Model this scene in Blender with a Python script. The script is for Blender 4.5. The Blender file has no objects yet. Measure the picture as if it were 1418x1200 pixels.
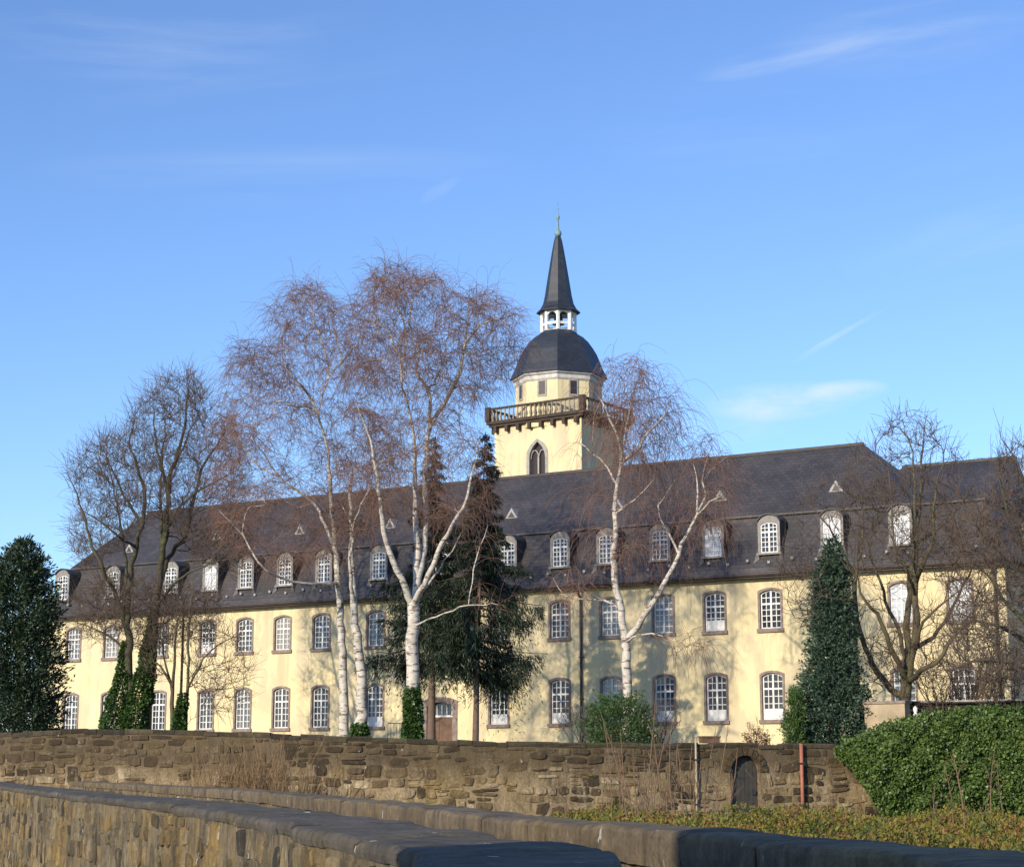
import bpy, bmesh, math, random
import numpy as np
from mathutils import Vector, Matrix
random.seed(7); RNG = np.random.default_rng(11)
R = math.radians; PI = math.pi
scn = bpy.context.scene
COL = scn.collection

# ------------------------------------------------------------------ camera
EYE = 1.7
F, CX, CY, HOR = 2550.0, 709.0, 600.0, 1076.0
TH = math.atan((HOR - CY) / F); CT, ST = math.cos(TH), math.sin(TH)
cam = bpy.data.cameras.new('camera'); camo = bpy.data.objects.new('camera', cam); COL.objects.link(camo)
camo.location = (0, 0, EYE); camo.rotation_euler = (PI / 2 + TH, 0, 0)
cam.sensor_width = 36; cam.sensor_fit = 'HORIZONTAL'; cam.lens = F / 1418 * 36
cam.clip_start = 0.05; cam.clip_end = 9000
scn.camera = camo

def ray(px, py):
    x = (px - CX) / F; y = (CY - py) / F
    return np.array([x, CT - ST * y, ST + CT * y])
def at(px, py, D):                       # point on the line of sight at ground distance D
    d = ray(px, py); p = d * (D / d[1]); p[2] += EYE
    return p

# ------------------------------------------------------------------ sun and sky
SUN_EL = R(21); SH = Vector((-.586, -.81)).normalized()
sdir = Vector((SH.x * math.cos(SUN_EL), SH.y * math.cos(SUN_EL), math.sin(SUN_EL)))
sl = bpy.data.lights.new('sun', 'SUN'); sl.energy = 4.8; sl.angle = R(.5); sl.color = (1, .88, .69)
so = bpy.data.objects.new('sun', sl); COL.objects.link(so)
so.rotation_euler = sdir.to_track_quat('Z', 'Y').to_euler(); so.location = (-20, -30, 40)

W = bpy.data.worlds.new('World'); scn.world = W; W.use_nodes = True
nt = W.node_tree; nt.nodes.clear()
def N(nt, typ, **kw):
    n = nt.nodes.new(typ)
    for k, v in kw.items():
        if k == 'inp':
            for a, b in v.items(): n.inputs[a].default_value = b
        else: setattr(n, k, v)
    return n
def L(nt, a, b): nt.links.new(a, b)
def math_n(nt, op, a, b=None, c=None, clamp=False):
    n = N(nt, 'ShaderNodeMath', operation=op); n.use_clamp = clamp
    for i, v in enumerate((a, b, c)):
        if v is None: continue
        if isinstance(v, (int, float)): n.inputs[i].default_value = v
        else: L(nt, v, n.inputs[i])
    return n.outputs[0]
sky = N(nt, 'ShaderNodeTexSky', sky_type='NISHITA', sun_disc=False)
sky.sun_elevation = SUN_EL
sky.sun_rotation = math.atan2(SH.x, SH.y)
sky.air_density = 1.0; sky.dust_density = 0.25; sky.ozone_density = 3.0; sky.altitude = 200
tint = N(nt, 'ShaderNodeMix', data_type='RGBA', blend_type='MULTIPLY'); tint.inputs[0].default_value = 1
tint.inputs[7].default_value = (1.28, 1.44, 1.78, 1)
L(nt, sky.outputs[0], tint.inputs[6])
tc = N(nt, 'ShaderNodeTexCoord')
sx = N(nt, 'ShaderNodeSeparateXYZ'); L(nt, tc.outputs['Generated'], sx.inputs[0])
az = math_n(nt, 'ARCTAN2', sx.outputs[0], sx.outputs[1]); el = math_n(nt, 'ARCSINE', sx.outputs[2])
def azel(px, py):
    d = ray(px, py); d = d / np.linalg.norm(d); return math.atan2(d[0], d[1]), math.asin(d[2])
def streak(p0, p1, w, nscale, stretch, lo, hi, amt, seed):
    """soft cloud elongated from p0 to p1 (sky directions), w half width in radians"""
    a0, e0 = azel(*p0); a1, e1 = azel(*p1)
    ca, ce = (a0 + a1) / 2, (e0 + e1) / 2; ln = math.hypot(a1 - a0, e1 - e0) / 2; ang = math.atan2(e1 - e0, a1 - a0)
    da = math_n(nt, 'SUBTRACT', az, ca); de = math_n(nt, 'SUBTRACT', el, ce)
    u = math_n(nt, 'ADD', math_n(nt, 'MULTIPLY', da, math.cos(ang)), math_n(nt, 'MULTIPLY', de, math.sin(ang)))
    v = math_n(nt, 'SUBTRACT', math_n(nt, 'MULTIPLY', de, math.cos(ang)), math_n(nt, 'MULTIPLY', da, math.sin(ang)))
    un = math_n(nt, 'DIVIDE', u, ln); vn = math_n(nt, 'DIVIDE', v, w)
    d2 = math_n(nt, 'ADD', math_n(nt, 'MULTIPLY', un, un), math_n(nt, 'MULTIPLY', vn, vn))
    m = math_n(nt, 'SUBTRACT', 1.0, d2, clamp=True)
    cb = N(nt, 'ShaderNodeCombineXYZ'); L(nt, math_n(nt, 'MULTIPLY', u, stretch), cb.inputs[0]); L(nt, v, cb.inputs[1]); cb.inputs[2].default_value = seed
    no = N(nt, 'ShaderNodeTexNoise', inp={'Scale': nscale, 'Detail': 6, 'Roughness': .6}); L(nt, cb.outputs[0], no.inputs['Vector'])
    mr = N(nt, 'ShaderNodeMapRange', inp={'From Min': lo, 'From Max': hi}); mr.interpolation_type = 'SMOOTHSTEP'
    L(nt, no.outputs[0], mr.inputs[0])
    return math_n(nt, 'MULTIPLY', math_n(nt, 'MULTIPLY', m, mr.outputs[0]), amt)
masks = [streak((965, 560), (1200, 548), .0115, 55, .45, .25, .75, .62, 1.3),
         streak((1110, 545), (1236, 536), .0065, 80, .45, .2, .7, .55, 11.3),
         streak((920, 595), (1120, 575), .012, 50, .4, .3, .8, .28, 5.1),
         streak((1092, 507), (1200, 440), .0022, 90, .15, .25, .75, .30, 2.2),
         streak((1100, 496), (1250, 415), .0016, 90, .15, .25, .75, .18, 9.2),
         streak((955, 108), (1260, 35), .009, 60, .12, .3, .85, .42, 3.4),
         streak((1010, 95), (1480, 10), .020, 45, .10, .35, .85, .34, 6.1),
         streak((1060, 60), (1560, -20), .03, 40, .10, .4, .85, .28, 16.1),
         streak((575, 285), (640, 245), .004, 60, .2, .3, .8, .2, 7.7),
         streak((-140, 20), (460, 60), .03, 40, .10, .4, .85, .26, 4.4),
         streak((60, 120), (620, 60), .03, 40, .10, .42, .9, .18, 14.4),
         streak((0, 245), (760, 235), .02, 30, .08, .4, .85, .18, 8.8),
         streak((800, 190), (1300, 150), .03, 30, .12, .42, .9, .16, 18.8),
         streak((1150, 360), (1560, 250), .04, 26, .15, .4, .9, .2, 12.8),
         streak((200, 420), (900, 300), .05, 18, .15, .45, .9, .14, 22.8)]
tot = masks[0]
for m in masks[1:]: tot = math_n(nt, 'ADD', tot, m, clamp=True)
cl = N(nt, 'ShaderNodeMix', data_type='RGBA'); L(nt, tot, cl.inputs[0]); L(nt, tint.outputs[2], cl.inputs[6])
cl.inputs[7].default_value = (7.2, 8.0, 8.8, 1)
SKY_STRENGTH = .118
bg = N(nt, 'ShaderNodeBackground', inp={'Strength': SKY_STRENGTH}); L(nt, cl.outputs[2], bg.inputs[0])
wo = N(nt, 'ShaderNodeOutputWorld'); L(nt, bg.outputs[0], wo.inputs[0])

vs = scn.view_settings; vs.view_transform = 'Standard'; vs.look = 'None'; vs.exposure = 0; vs.gamma = 1
scn.render.engine = 'CYCLES'; scn.cycles.max_bounces = 6; scn.cycles.transparent_max_bounces = 8

# ------------------------------------------------------------------ object helpers
def link(o, parent=None):
    COL.objects.link(o)
    if parent is not None: o.parent = parent
    return o
def tag(o, label=None, cat=None, group=None, kind=None):
    for k, v in (('label', label), ('category', cat), ('group', group), ('kind', kind)):
        if v: o[k] = v
    return o
def empty(name, loc, rz=0, label=None, cat=None, group=None):
    o = bpy.data.objects.new(name, None); o.location = loc; o.rotation_euler = (0, 0, rz); o.empty_display_size = .3
    link(o); return tag(o, label, cat, group)
def obj(name, mesh, parent=None, loc=None):
    o = bpy.data.objects.new(name, mesh)
    if loc is not None: o.location = loc
    return link(o, parent)

class MB:
    """collects polygons; build() links them as ONE mesh object"""
    def __init__(s): s.v = []; s.f = []; s.mi = []; s.n = 0; s.at = []
    def add(s, V, Fs, mi=0, a=0.0):
        V = np.asarray(V, float).reshape(-1, 3); s.v.append(V)
        for f in Fs: s.f.append([i + s.n for i in f]); s.mi.append(mi); s.at.append(a)
        s.n += len(V)
    def box(s, x0, x1, y0, y1, z0, z1, mi=0, a=0.0):
        s.add([(x0,y0,z0),(x1,y0,z0),(x1,y1,z0),(x0,y1,z0),(x0,y0,z1),(x1,y0,z1),(x1,y1,z1),(x0,y1,z1)],
              [(0,3,2,1),(4,5,6,7),(0,1,5,4),(1,2,6,5),(2,3,7,6),(3,0,4,7)], mi, a)
    def extr(s, poly, y0, y1, mi=0):          # polygon in x,z (counter clockwise seen from -y) between y0 (front) and y1
        n = len(poly); V = [(p[0], y0, p[1]) for p in poly] + [(p[0], y1, p[1]) for p in poly]
        Fs = [tuple(range(n)), tuple(range(2*n-1, n-1, -1))] + [(i, i+n, (i+1) % n + n, (i+1) % n) for i in range(n)]
        s.add(V, Fs, mi)
    def ring(s, outer, inner, y0, y1, mi=0):  # open strip frame between two outlines of equal length (x,z), closed
        n = len(outer)
        V = [(p[0], y0, p[1]) for p in outer] + [(p[0], y0, p[1]) for p in inner] + [(p[0], y1, p[1]) for p in outer] + [(p[0], y1, p[1]) for p in inner]
        Fs = []
        for i in range(n):
            j = (i + 1) % n
            Fs += [(i, j, n+j, n+i), (i, 2*n+i, 2*n+j, j), (n+i, n+j, 3*n+j, 3*n+i)]
        s.add(V, Fs, mi)
    def lathe(s, prof, seg=16, ang0=0.0, c=(0, 0), mi=0):   # profile (r,z)
        V = []
        for r, z in prof:
            for k in range(seg):
                a = ang0 + 2*PI*k/seg; V.append((c[0]+r*math.cos(a), c[1]+r*math.sin(a), z))
        Fs = [(i*seg+k, i*seg+(k+1) % seg, (i+1)*seg+(k+1) % seg, (i+1)*seg+k) for i in range(len(prof)-1) for k in range(seg)]
        Fs += [tuple(range(seg-1, -1, -1)), tuple((len(prof)-1)*seg+k for k in range(seg))]
        s.add(V, Fs, mi)
    def tube(s, pts, rad, seg=6, mi=0):
        V, Fq = tube_arr(np.array(pts, float), np.broadcast_to(np.asarray(rad, float), (len(pts),)), seg)
        s.add(V, [tuple(q) for q in Fq] + [tuple(range(seg-1, -1, -1)), tuple(range(len(V)-seg, len(V)))], mi)
    def mesh(s, name, mats, smooth=False, attr=None):
        me = bpy.data.meshes.new(name)
        me.from_pydata(np.concatenate(s.v).tolist() if s.v else [], [], s.f)
        for m in (mats if isinstance(mats, (list, tuple)) else [mats]): me.materials.append(m)
        me.polygons.foreach_set('material_index', s.mi)
        if smooth: me.polygons.foreach_set('use_smooth', [True]*len(me.polygons))
        if attr:
            a = me.attributes.new(attr, 'FLOAT', 'FACE'); a.data.foreach_set('value', s.at)
        me.update(); return me
    def build(s, name, mats, parent=None, smooth=False, attr=None, loc=None):
        return obj(name, s.mesh(name, mats, smooth, attr), parent, loc)

def tube_arr(P, r, seg):
    n = len(P)
    T = np.gradient(P, axis=0); T /= np.linalg.norm(T, axis=1, keepdims=True) + 1e-9
    up = np.array([0.31, 0.95, 0.05]) if abs(T[0][1]) < .8 else np.array([1., 0, 0])
    A = np.cross(T, up); A /= np.linalg.norm(A, axis=1, keepdims=True) + 1e-9
    B = np.cross(T, A)
    an = np.arange(seg) * 2*PI/seg
    V = (P[:, None] + r[:, None, None] * (np.cos(an)[None, :, None]*A[:, None] + np.sin(an)[None, :, None]*B[:, None])).reshape(-1, 3)
    i = np.arange(n-1)[:, None]*seg; k = np.arange(seg)[None]; k2 = (k+1) % seg
    Fq = np.stack([i+k, i+k2, i+seg+k2, i+seg+k], -1).reshape(-1, 4)
    return V, Fq

def np_mesh(name, V, Fq, mat, smooth=True, pattr=None, fattr=None):
    """fast mesh from arrays; Fq (n,3) or (n,4)"""
    me = bpy.data.meshes.new(name); k = Fq.shape[1]
    me.vertices.add(len(V)); me.vertices.foreach_set('co', np.ascontiguousarray(V, np.float32).ravel())
    me.loops.add(Fq.size); me.loops.foreach_set('vertex_index', np.ascontiguousarray(Fq, np.int32).ravel())
    me.polygons.add(len(Fq)); me.polygons.foreach_set('loop_start', np.arange(len(Fq), dtype=np.int32)*k)
    me.polygons.foreach_set('loop_total', np.full(len(Fq), k, np.int32))
    if smooth: me.polygons.foreach_set('use_smooth', np.ones(len(Fq), bool))
    me.materials.append(mat)
    for nm, dom, val in [(a, 'POINT', b) for a, b in (pattr or {}).items()] + [(a, 'FACE', b) for a, b in (fattr or {}).items()]:
        at_ = me.attributes.new(nm, 'FLOAT', dom); at_.data.foreach_set('value', np.ascontiguousarray(val, np.float32))
    me.update(); me.validate(); return me

# ------------------------------------------------------------------ materials
def mat(name):
    m = bpy.data.materials.new(name); m.use_nodes = True; n = m.node_tree; n.nodes.clear()
    b = N(n, 'ShaderNodeBsdfPrincipled'); o = N(n, 'ShaderNodeOutputMaterial'); L(n, b.outputs[0], o.inputs[0])
    return m, n, b
def coord(n, scale=(1, 1, 1), which='Object'):
    t = N(n, 'ShaderNodeTexCoord'); mp = N(n, 'ShaderNodeMapping'); mp.inputs['Scale'].default_value = scale
    L(n, t.outputs[which], mp.inputs[0]); return mp.outputs[0]
def noise(n, vec, scale, detail=5, rough=.6):
    x = N(n, 'ShaderNodeTexNoise', inp={'Scale': scale, 'Detail': detail, 'Roughness': rough}); L(n, vec, x.inputs['Vector']); return x.outputs[0]
def ramp(n, fac, stops):
    r = N(n, 'ShaderNodeValToRGB'); e = r.color_ramp.elements
    while len(e) < len(stops): e.new(.5)
    for i, (p, c) in enumerate(stops): e[i].position = p; e[i].color = (*c, 1) if len(c) == 3 else c
    L(n, fac, r.inputs[0]); return r.outputs[0]
def mixc(n, fac, a, b, mode='MIX'):
    x = N(n, 'ShaderNodeMix', data_type='RGBA', blend_type=mode)
    for i, v in ((0, fac), (6, a), (7, b)):
        if isinstance(v, (int, float)): x.inputs[i].default_value = v
        elif isinstance(v, tuple): x.inputs[i].default_value = (*v, 1)
        else: L(n, v, x.inputs[i])
    return x.outputs[2]
def bump(n, b, h, strength=.4, dist=.02):
    x = N(n, 'ShaderNodeBump', inp={'Strength': strength, 'Distance': dist}); L(n, h, x.inputs['Height']); L(n, x.outputs[0], b.inputs['Normal'])
def attr(n, name):
    a = N(n, 'ShaderNodeAttribute', attribute_name=name); return a.outputs['Fac']
def simple(name, c, rough=.7, var=.25, scale=6, metallic=0, bmp=0):
    m, n, b = mat(name); v = noise(n, coord(n), scale)
    L(n, ramp(n, v, [(.3, tuple(x*(1-var) for x in c)), (.7, tuple(min(1, x*(1+var)) for x in c))]), b.inputs['Base Color'])
    b.inputs['Roughness'].default_value = rough; b.inputs['Metallic'].default_value = metallic
    if bmp: bump(n, b, noise(n, coord(n), scale*8), bmp, .01)
    return m

def m_stucco():
    m, n, b = mat('yellow_stucco'); c = coord(n)
    big = noise(n, c, .25, 5); fine = noise(n, c, 2.2, 8, .7); streak = noise(n, coord(n, (1.3, 1.3, .09)), 1.2, 6, .65)
    col = ramp(n, big, [(.3, (.74, .60, .32)), (.55, (.83, .70, .41)), (.75, (.80, .65, .36))])
    col = mixc(n, math_n(n, 'MULTIPLY', ramp(n, streak, [(.47, (0,)*3), (.68, (1,)*3)]), .75), col, (.52, .43, .28))
    col = mixc(n, math_n(n, 'MULTIPLY', ramp(n, fine, [(.5, (0,)*3), (.8, (1,)*3)]), .35), col, (.60, .50, .30))
    patch = noise(n, coord(n, (1, 1, .55)), .55, 9, .68)
    col = mixc(n, math_n(n, 'MULTIPLY', ramp(n, patch, [(.50, (0,)*3), (.58, (1,)*3)]), .75), col, (.62, .52, .34))
    sp = N(n, 'ShaderNodeSeparateXYZ'); L(n, c, sp.inputs[0]); run = noise(n, coord(n, (2.6, 2.6, .10)), 1.0, 8, .75)
    mr = N(n, 'ShaderNodeMapRange', inp={'From Min': 7.0, 'From Max': 11.2}); L(n, math_n(n, 'ADD', sp.outputs[2], math_n(n, 'MULTIPLY', big, 2.0)), mr.inputs[0])
    col = mixc(n, math_n(n, 'MULTIPLY', math_n(n, 'MULTIPLY', ramp(n, run, [(.46, (0,)*3), (.66, (1,)*3)]), mr.outputs[0]), .5), col, (.38, .33, .22))
    mr2 = N(n, 'ShaderNodeMapRange', inp={'From Min': 4.2, 'From Max': 2.7}); L(n, math_n(n, 'ADD', sp.outputs[2], math_n(n, 'MULTIPLY', patch, 1.2)), mr2.inputs[0])
    col = mixc(n, math_n(n, 'MULTIPLY', mr2.outputs[0], .5), col, (.56, .47, .32))
    L(n, col, b.inputs['Base Color']); b.inputs['Roughness'].default_value = .9
    bump(n, b, noise(n, c, 14, 6), .3, .02); return m
def m_slate(name='slate_tiles', base=(.063, .057, .057), su=1.0):
    m, n, b = mat(name); c = coord(n)
    br = N(n, 'ShaderNodeTexBrick', inp={'Scale': 1.0, 'Mortar Size': .012, 'Brick Width': .32, 'Row Height': .21, 'Color1': (.8, .8, .8, 1), 'Color2': (1.25, 1.25, 1.25, 1), 'Mortar': (.4, .4, .4, 1), 'Bias': 0})
    sp = N(n, 'ShaderNodeSeparateXYZ'); L(n, c, sp.inputs[0]); cb = N(n, 'ShaderNodeCombineXYZ')
    L(n, math_n(n, 'ADD', sp.outputs[0], math_n(n, 'MULTIPLY', sp.outputs[1], .3)), cb.inputs[0]); L(n, math_n(n, 'MULTIPLY', sp.outputs[2], 1.1), cb.inputs[1])
    L(n, cb.outputs[0], br.inputs['Vector'])
    v = noise(n, c, .35, 6, .65); v2 = noise(n, c, 3.0, 5)
    col = ramp(n, v, [(.3, tuple(x*.68 for x in base)), (.52, base), (.72, (base[0]*1.6, base[1]*1.4, base[2]*1.2))])
    col = mixc(n, .8, col, br.outputs[0], 'MULTIPLY')
    col = mixc(n, math_n(n, 'MULTIPLY', ramp(n, v2, [(.55, (0,)*3), (.75, (1,)*3)]), .4), col, (.085, .08, .06))
    L(n, col, b.inputs['Base Color']); b.inputs['Roughness'].default_value = .55
    bump(n, b, br.outputs[1], -.3, .02); return m
def m_rubble(name, dark, mid, light, lichen=(.30, .22, .06), lich=.35, patch=.5, topdark=None, fleck=.0, bd=.03, vstretch=.5):
    m, n, b = mat(name); c = coord(n); a = attr(n, 'rnd')
    col = ramp(n, a, [(0, tuple(x*.6 for x in dark)), (.22, dark), (.48, mid), (.72, tuple((x+y)/2 for x, y in zip(mid, light))), (.86, tuple((x+y)/2 for x, y in zip(mid, lichen))), (1, light)])
    cs = coord(n, (1, 1, vstretch)); v = noise(n, cs, 2.3, 9, .72); v2 = noise(n, cs, .7, 8, .7); v3 = noise(n, c, 13, 7, .75); v4 = noise(n, coord(n, (3.2, 3.2, .5)), 1.7, 8, .72); v5 = noise(n, cs, 5.5, 8, .75); v6 = noise(n, cs, 1.3, 8, .7)
    col = mixc(n, math_n(n, 'MULTIPLY', ramp(n, v, [(.48, (0,)*3), (.58, (1,)*3)]), patch), col, dark)
    col = mixc(n, math_n(n, 'MULTIPLY', ramp(n, v6, [(.54, (0,)*3), (.64, (1,)*3)]), patch*.8), col, tuple((x+y*2)/3 for x, y in zip(mid, light)))
    col = mixc(n, math_n(n, 'MULTIPLY', ramp(n, v2, [(.5, (0,)*3), (.62, (1,)*3)]), lich), col, lichen)
    col = mixc(n, math_n(n, 'MULTIPLY', ramp(n, v4, [(.52, (0,)*3), (.66, (1,)*3)]), .6), col, tuple(x*.55 for x in dark))
    col = mixc(n, math_n(n, 'MULTIPLY', ramp(n, v5, [(.56, (0,)*3), (.66, (1,)*3)]), .5), col, light)
    col = mixc(n, .75, col, ramp(n, v3, [(.32, (.42,)*3), (.68, (1.4,)*3)]), 'MULTIPLY')
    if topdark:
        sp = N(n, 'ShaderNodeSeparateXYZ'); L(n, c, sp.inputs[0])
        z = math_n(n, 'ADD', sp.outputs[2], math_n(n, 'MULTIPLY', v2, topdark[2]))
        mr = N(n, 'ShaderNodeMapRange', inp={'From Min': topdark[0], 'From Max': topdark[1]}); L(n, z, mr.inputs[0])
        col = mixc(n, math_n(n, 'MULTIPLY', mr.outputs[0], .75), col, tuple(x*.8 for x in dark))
    if fleck:
        fl = noise(n, coord(n, (1, 1, .7)), 9, 3, .5); col = mixc(n, ramp(n, fl, [(.70, (0,)*3), (.73, (fleck,)*3)]), col, (.55, .53, .48))
    L(n, col, b.inputs['Base Color']); b.inputs['Roughness'].default_value = .95
    bump(n, b, math_n(n, 'ADD', math_n(n, 'ADD', v3, v5), math_n(n, 'MULTIPLY', noise(n, c, 40, 6, .7), .6)), .9, bd); return m
def m_bark(name, thick, thin, lent=None, moss=None, rs=(.012, .05), lt=.52):
    m, n, b = mat(name); c = coord(n); a = attr(n, 'rad')
    v = noise(n, c, 5, 6, .7)
    tcol = ramp(n, v, [(.3, tuple(x*.65 for x in thick)), (.65, thick)])
    if lent:
        l1 = noise(n, coord(n, (2.2, 2.2, 7.5)), 1.3, 4, .7)
        tcol = mixc(n, ramp(n, l1, [(lt, (0,)*3), (lt+.08, (1,)*3)]), tcol, lent); tcol = mixc(n, math_n(n, 'MULTIPLY', ramp(n, noise(n, coord(n, (1, 1, .45)), 1.1, 6, .7), [(.54, (0,)*3), (.68, (1,)*3)]), .5), tcol, (.28, .20, .14))
    if moss:
        tcol = mixc(n, ramp(n, noise(n, c, .9, 5), [(.42, (0,)*3), (.65, (1,)*3)]), tcol, moss)
    mr = N(n, 'ShaderNodeMapRange', inp={'From Min': rs[0], 'From Max': rs[1]}); L(n, a, mr.inputs[0])
    L(n, mixc(n, mr.outputs[0], thin, tcol), b.inputs['Base Color']); b.inputs['Roughness'].default_value = .85
    bump(n, b, v, .4, .02); return m
def m_leaf(name, c1, c2, rough=.5, trans=0.0):
    m, n, b = mat(name); a = attr(n, 'rnd')
    L(n, ramp(n, a, [(0, c1), (1, c2)]), b.inputs['Base Color']); b.inputs['Roughness'].default_value = rough
    return m
def m_glass(name, c, rough=.03):
    m, n, b = mat(name); L(n, mixc(n, noise(n, coord(n), 2.5, 3), c, tuple(x*1.8 for x in c)), b.inputs['Base Color'])
    b.inputs['Roughness'].default_value = rough; b.inputs['IOR'].default_value = 1.5
    bump(n, b, noise(n, coord(n), 2.0, 2), .12, .03); return m

M = dict(
    stucco=m_stucco(), slate=m_slate(), slate_dark=m_slate('slate_tiles_tower', (.026, .033, .048)),
    sandstone=simple('brown_sandstone', (.26, .20, .17), .9, .35, 4, bmp=.4),
    greystone=simple('grey_stone', (.36, .33, .28), .9, .25, 4, bmp=.4),
    darkstone=simple('weathered_dark_stone', (.062, .044, .032), .9, .4, 3, bmp=.5),
    palestone=simple('weathered_pale_stone', (.30, .25, .18), .9, .4, 6, bmp=.4),
    white=simple('white_paint', (.78, .77, .73), .45, .06, 5), glass=m_glass('window_glass', (.035, .045, .06)),
    darkglass=m_glass('dark_glass', (.03, .02, .018), .3), curtain=m_glass('curtain_reflection_glass', (.40, .42, .45), .1),  # curtain tone also carries a painted sky reflection
    gutter=simple('dark_zinc', (.06, .045, .04), .5, .3, 3), pipe=simple('brown_pipe', (.05, .035, .028), .5, .3, 5),
    zinc=simple('grey_zinc', (.34, .33, .31), .6, .15, 5), copper=simple('green_copper', (.20, .33, .30), .6, .25, 5),
    door=simple('brown_wood', (.15, .085, .05), .7, .3, 4), planks=simple('grey_planks', (.05, .045, .038), .8, .3, 4),
    iron=simple('iron', (.03, .03, .035), .5, .3, 5), rust=simple('rusty_red_paint', (.36, .13, .075), .6, .25, 4),
    shed=simple('dark_boards', (.05, .04, .035), .85, .35, 3), soil=simple('soil', (.07, .055, .035), .95, .4, 2),
)

# ------------------------------------------------------------------ ground: one sheet out to the horizon with the garden terrace behind the stone wall
WALL_PTS = [(-400, 1018, 62), (-260, 1018, 61.5), (-120, 1017, 61), (0, 1015, 60.5), (60, 1010, 60.2), (120, 1008, 60), (200, 1009.5, 59.6), (300, 1012, 59.2), (400, 1016, 58.9), (500, 1020, 58.7),
            (620, 1024, 58.8), (750, 1027, 59.2), (880, 1028, 60), (1000, 1028.5, 61), (1100, 1029.5, 61.8), (1180, 1030, 62.4), (1300, 1031, 63.2), (1480, 1033, 64.5), (1650, 1036, 65.5)]
WP = np.array([at(*p) for p in WALL_PTS])
seglen = np.r_[0, np.cumsum(np.hypot(*np.diff(WP[:, :2], axis=0).T))]
def wall_at(t):
    x = np.interp(t, seglen, WP[:, 0]); y = np.interp(t, seglen, WP[:, 1]); z = np.interp(t, seglen, WP[:, 2])
    return x, y, z
def wall_y(x): return np.interp(x, WP[:, 0], WP[:, 1])
GZ, TZ = 0.12, 2.75
def ground_z(x, y):
    w = wall_y(x); f = np.clip((y - w - .25) / .15, 0, 1)
    base = GZ * np.clip((y-8)/15, 0, 1) + .06*np.sin(x*.7+y*.3)*np.clip((y-10)/10, 0, 1)*(1-f)
    far = np.clip((y-170)/400, 0, 1)
    return base*(1-f) + f*TZ - far*2.0
xs = np.unique(np.r_[-3000, -1200, -500, -220, -120, -60, WP[:, 0], np.linspace(-40, 40, 60), 60, 120, 220, 500, 1200, 3000])
ys = np.unique(np.r_[-900, -300, -100, -40, np.linspace(-12, 50, 32), np.linspace(50, 59.8, 12), 60.25, 60.4, np.linspace(61, 130, 24), 150, 200, 300, 600, 1500, 4000])
GX, GY = np.meshgrid(xs, ys); nx, ny = len(xs), len(ys)
GY = GY + (wall_y(GX)-60)*np.clip((GY-10)/40, 0, 1)*np.clip((1000-GY)/500, 0, 1)
GV = np.stack([GX, GY, ground_z(GX, GY)], -1).reshape(-1, 3)
ii, jj = np.meshgrid(np.arange(nx-1), np.arange(ny-1)); k0 = (jj*nx+ii).ravel()
GF = np.stack([k0, k0+1, k0+nx+1, k0+nx], 1)
m, n, b = mat('winter_grass'); c = coord(n)
col = ramp(n, noise(n, c, .5, 8, .7), [(.3, (.05, .055, .02)), (.5, (.075, .07, .03)), (.7, (.11, .085, .045))])
col = mixc(n, .6, col, ramp(n, noise(n, c, 9, 6, .7), [(.3, (.5,)*3), (.7, (1.4,)*3)]), 'MULTIPLY')
L(n, col, b.inputs['Base Color']); b.inputs['Roughness'].default_value = .95; bump(n, b, noise(n, c, 12, 6), .8, .05)
tag(obj('ground', np_mesh('ground', GV, GF, m)), 'winter grass and garden ground round the stone walls', 'ground', kind='structure')

# ------------------------------------------------------------------ convent building
A = R(31); D0 = 92.0
UX = np.array([math.cos(A), -math.sin(A)]); VX = np.array([math.sin(A), math.cos(A)])
BASE = TZ - .05
def fac(px, py, yo=0.0):                  # pixel -> (s, z above eye+EYE) on the plane at local depth yo
    d = ray(px, py); nrm = VX; k = (D0*VX[1] + yo) / (d[:2] @ nrm)
    P = d*k; q = P[:2] - np.array([0, D0]); return float(q @ UX), float(P[2] + EYE)
bld = empty('convent_building', (0, D0, 0), -A, 'long pale yellow convent building with a dark slate mansard roof and rows of white windows', 'building')
ZE, ZU, ZL = 9.21+EYE, 6.73+EYE, 2.59+EYE
SL, SR = fac(60, 850)[0], fac(1391, 776)[0]
DEPTH, RY = 12.0, 6.0
upx = [102, 154, 222, 287.5, 338.5, 391, 445, 520, 610, 691, 775, 846, 919, 990.5, 1068, 1146, 1250, 1332]
cols = [fac(p, 890)[0] for p in upx]
UW, UH, LW, LH, RISE = 1.02, 1.78, 1.02, 2.12, .15
def arch(w, h, rise, n=8, x=0, z=0):      # outline counter clockwise from bottom left
    r = (w*w/4 + rise*rise) / (2*rise); zc = h - r
    a0 = math.asin(w/2/r)
    return [(x-w/2, z), (x+w/2, z)] + [(x + r*math.sin(a0 - 2*a0*k/n), z + zc + r*math.cos(a0 - 2*a0*k/n)) for k in range(n+1)]
wall = MB()
edges = [SL] + [(a+b)/2 for a, b in zip(cols, cols[1:])] + [SR]
SPLIT = (ZU + ZL + LH)/2 + .1
DOOR_I = 8
def cell(x0, x1, z0, z1, hole):
    if hole is None: wall.add([(x0,0,z0),(x1,0,z0),(x1,0,z1),(x0,0,z1)], [(0,1,2,3)]); return
    (hx0, hz0), (hx1, _) = hole[0], hole[1]; zs = hole[2][1]; top = hole[2:]
    def q(a, b_, c_, d_): wall.add([(p[0], 0, p[1]) for p in (a, b_, c_, d_)], [(0,1,2,3)])
    q((x0,z0),(hx0,z0),(hx0,z1),(x0,z1)); q((hx1,z0),(x1,z0),(x1,z1),(hx1,z1))
    if hz0 > z0 + 1e-4: q((hx0,z0),(hx1,z0),(hx1,hz0),(hx0,hz0))
    for p, r_ in zip(top, top[1:]): q(r_, p, (p[0], z1), (r_[0], z1))
DW, DH = 1.55, 2.75
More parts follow.
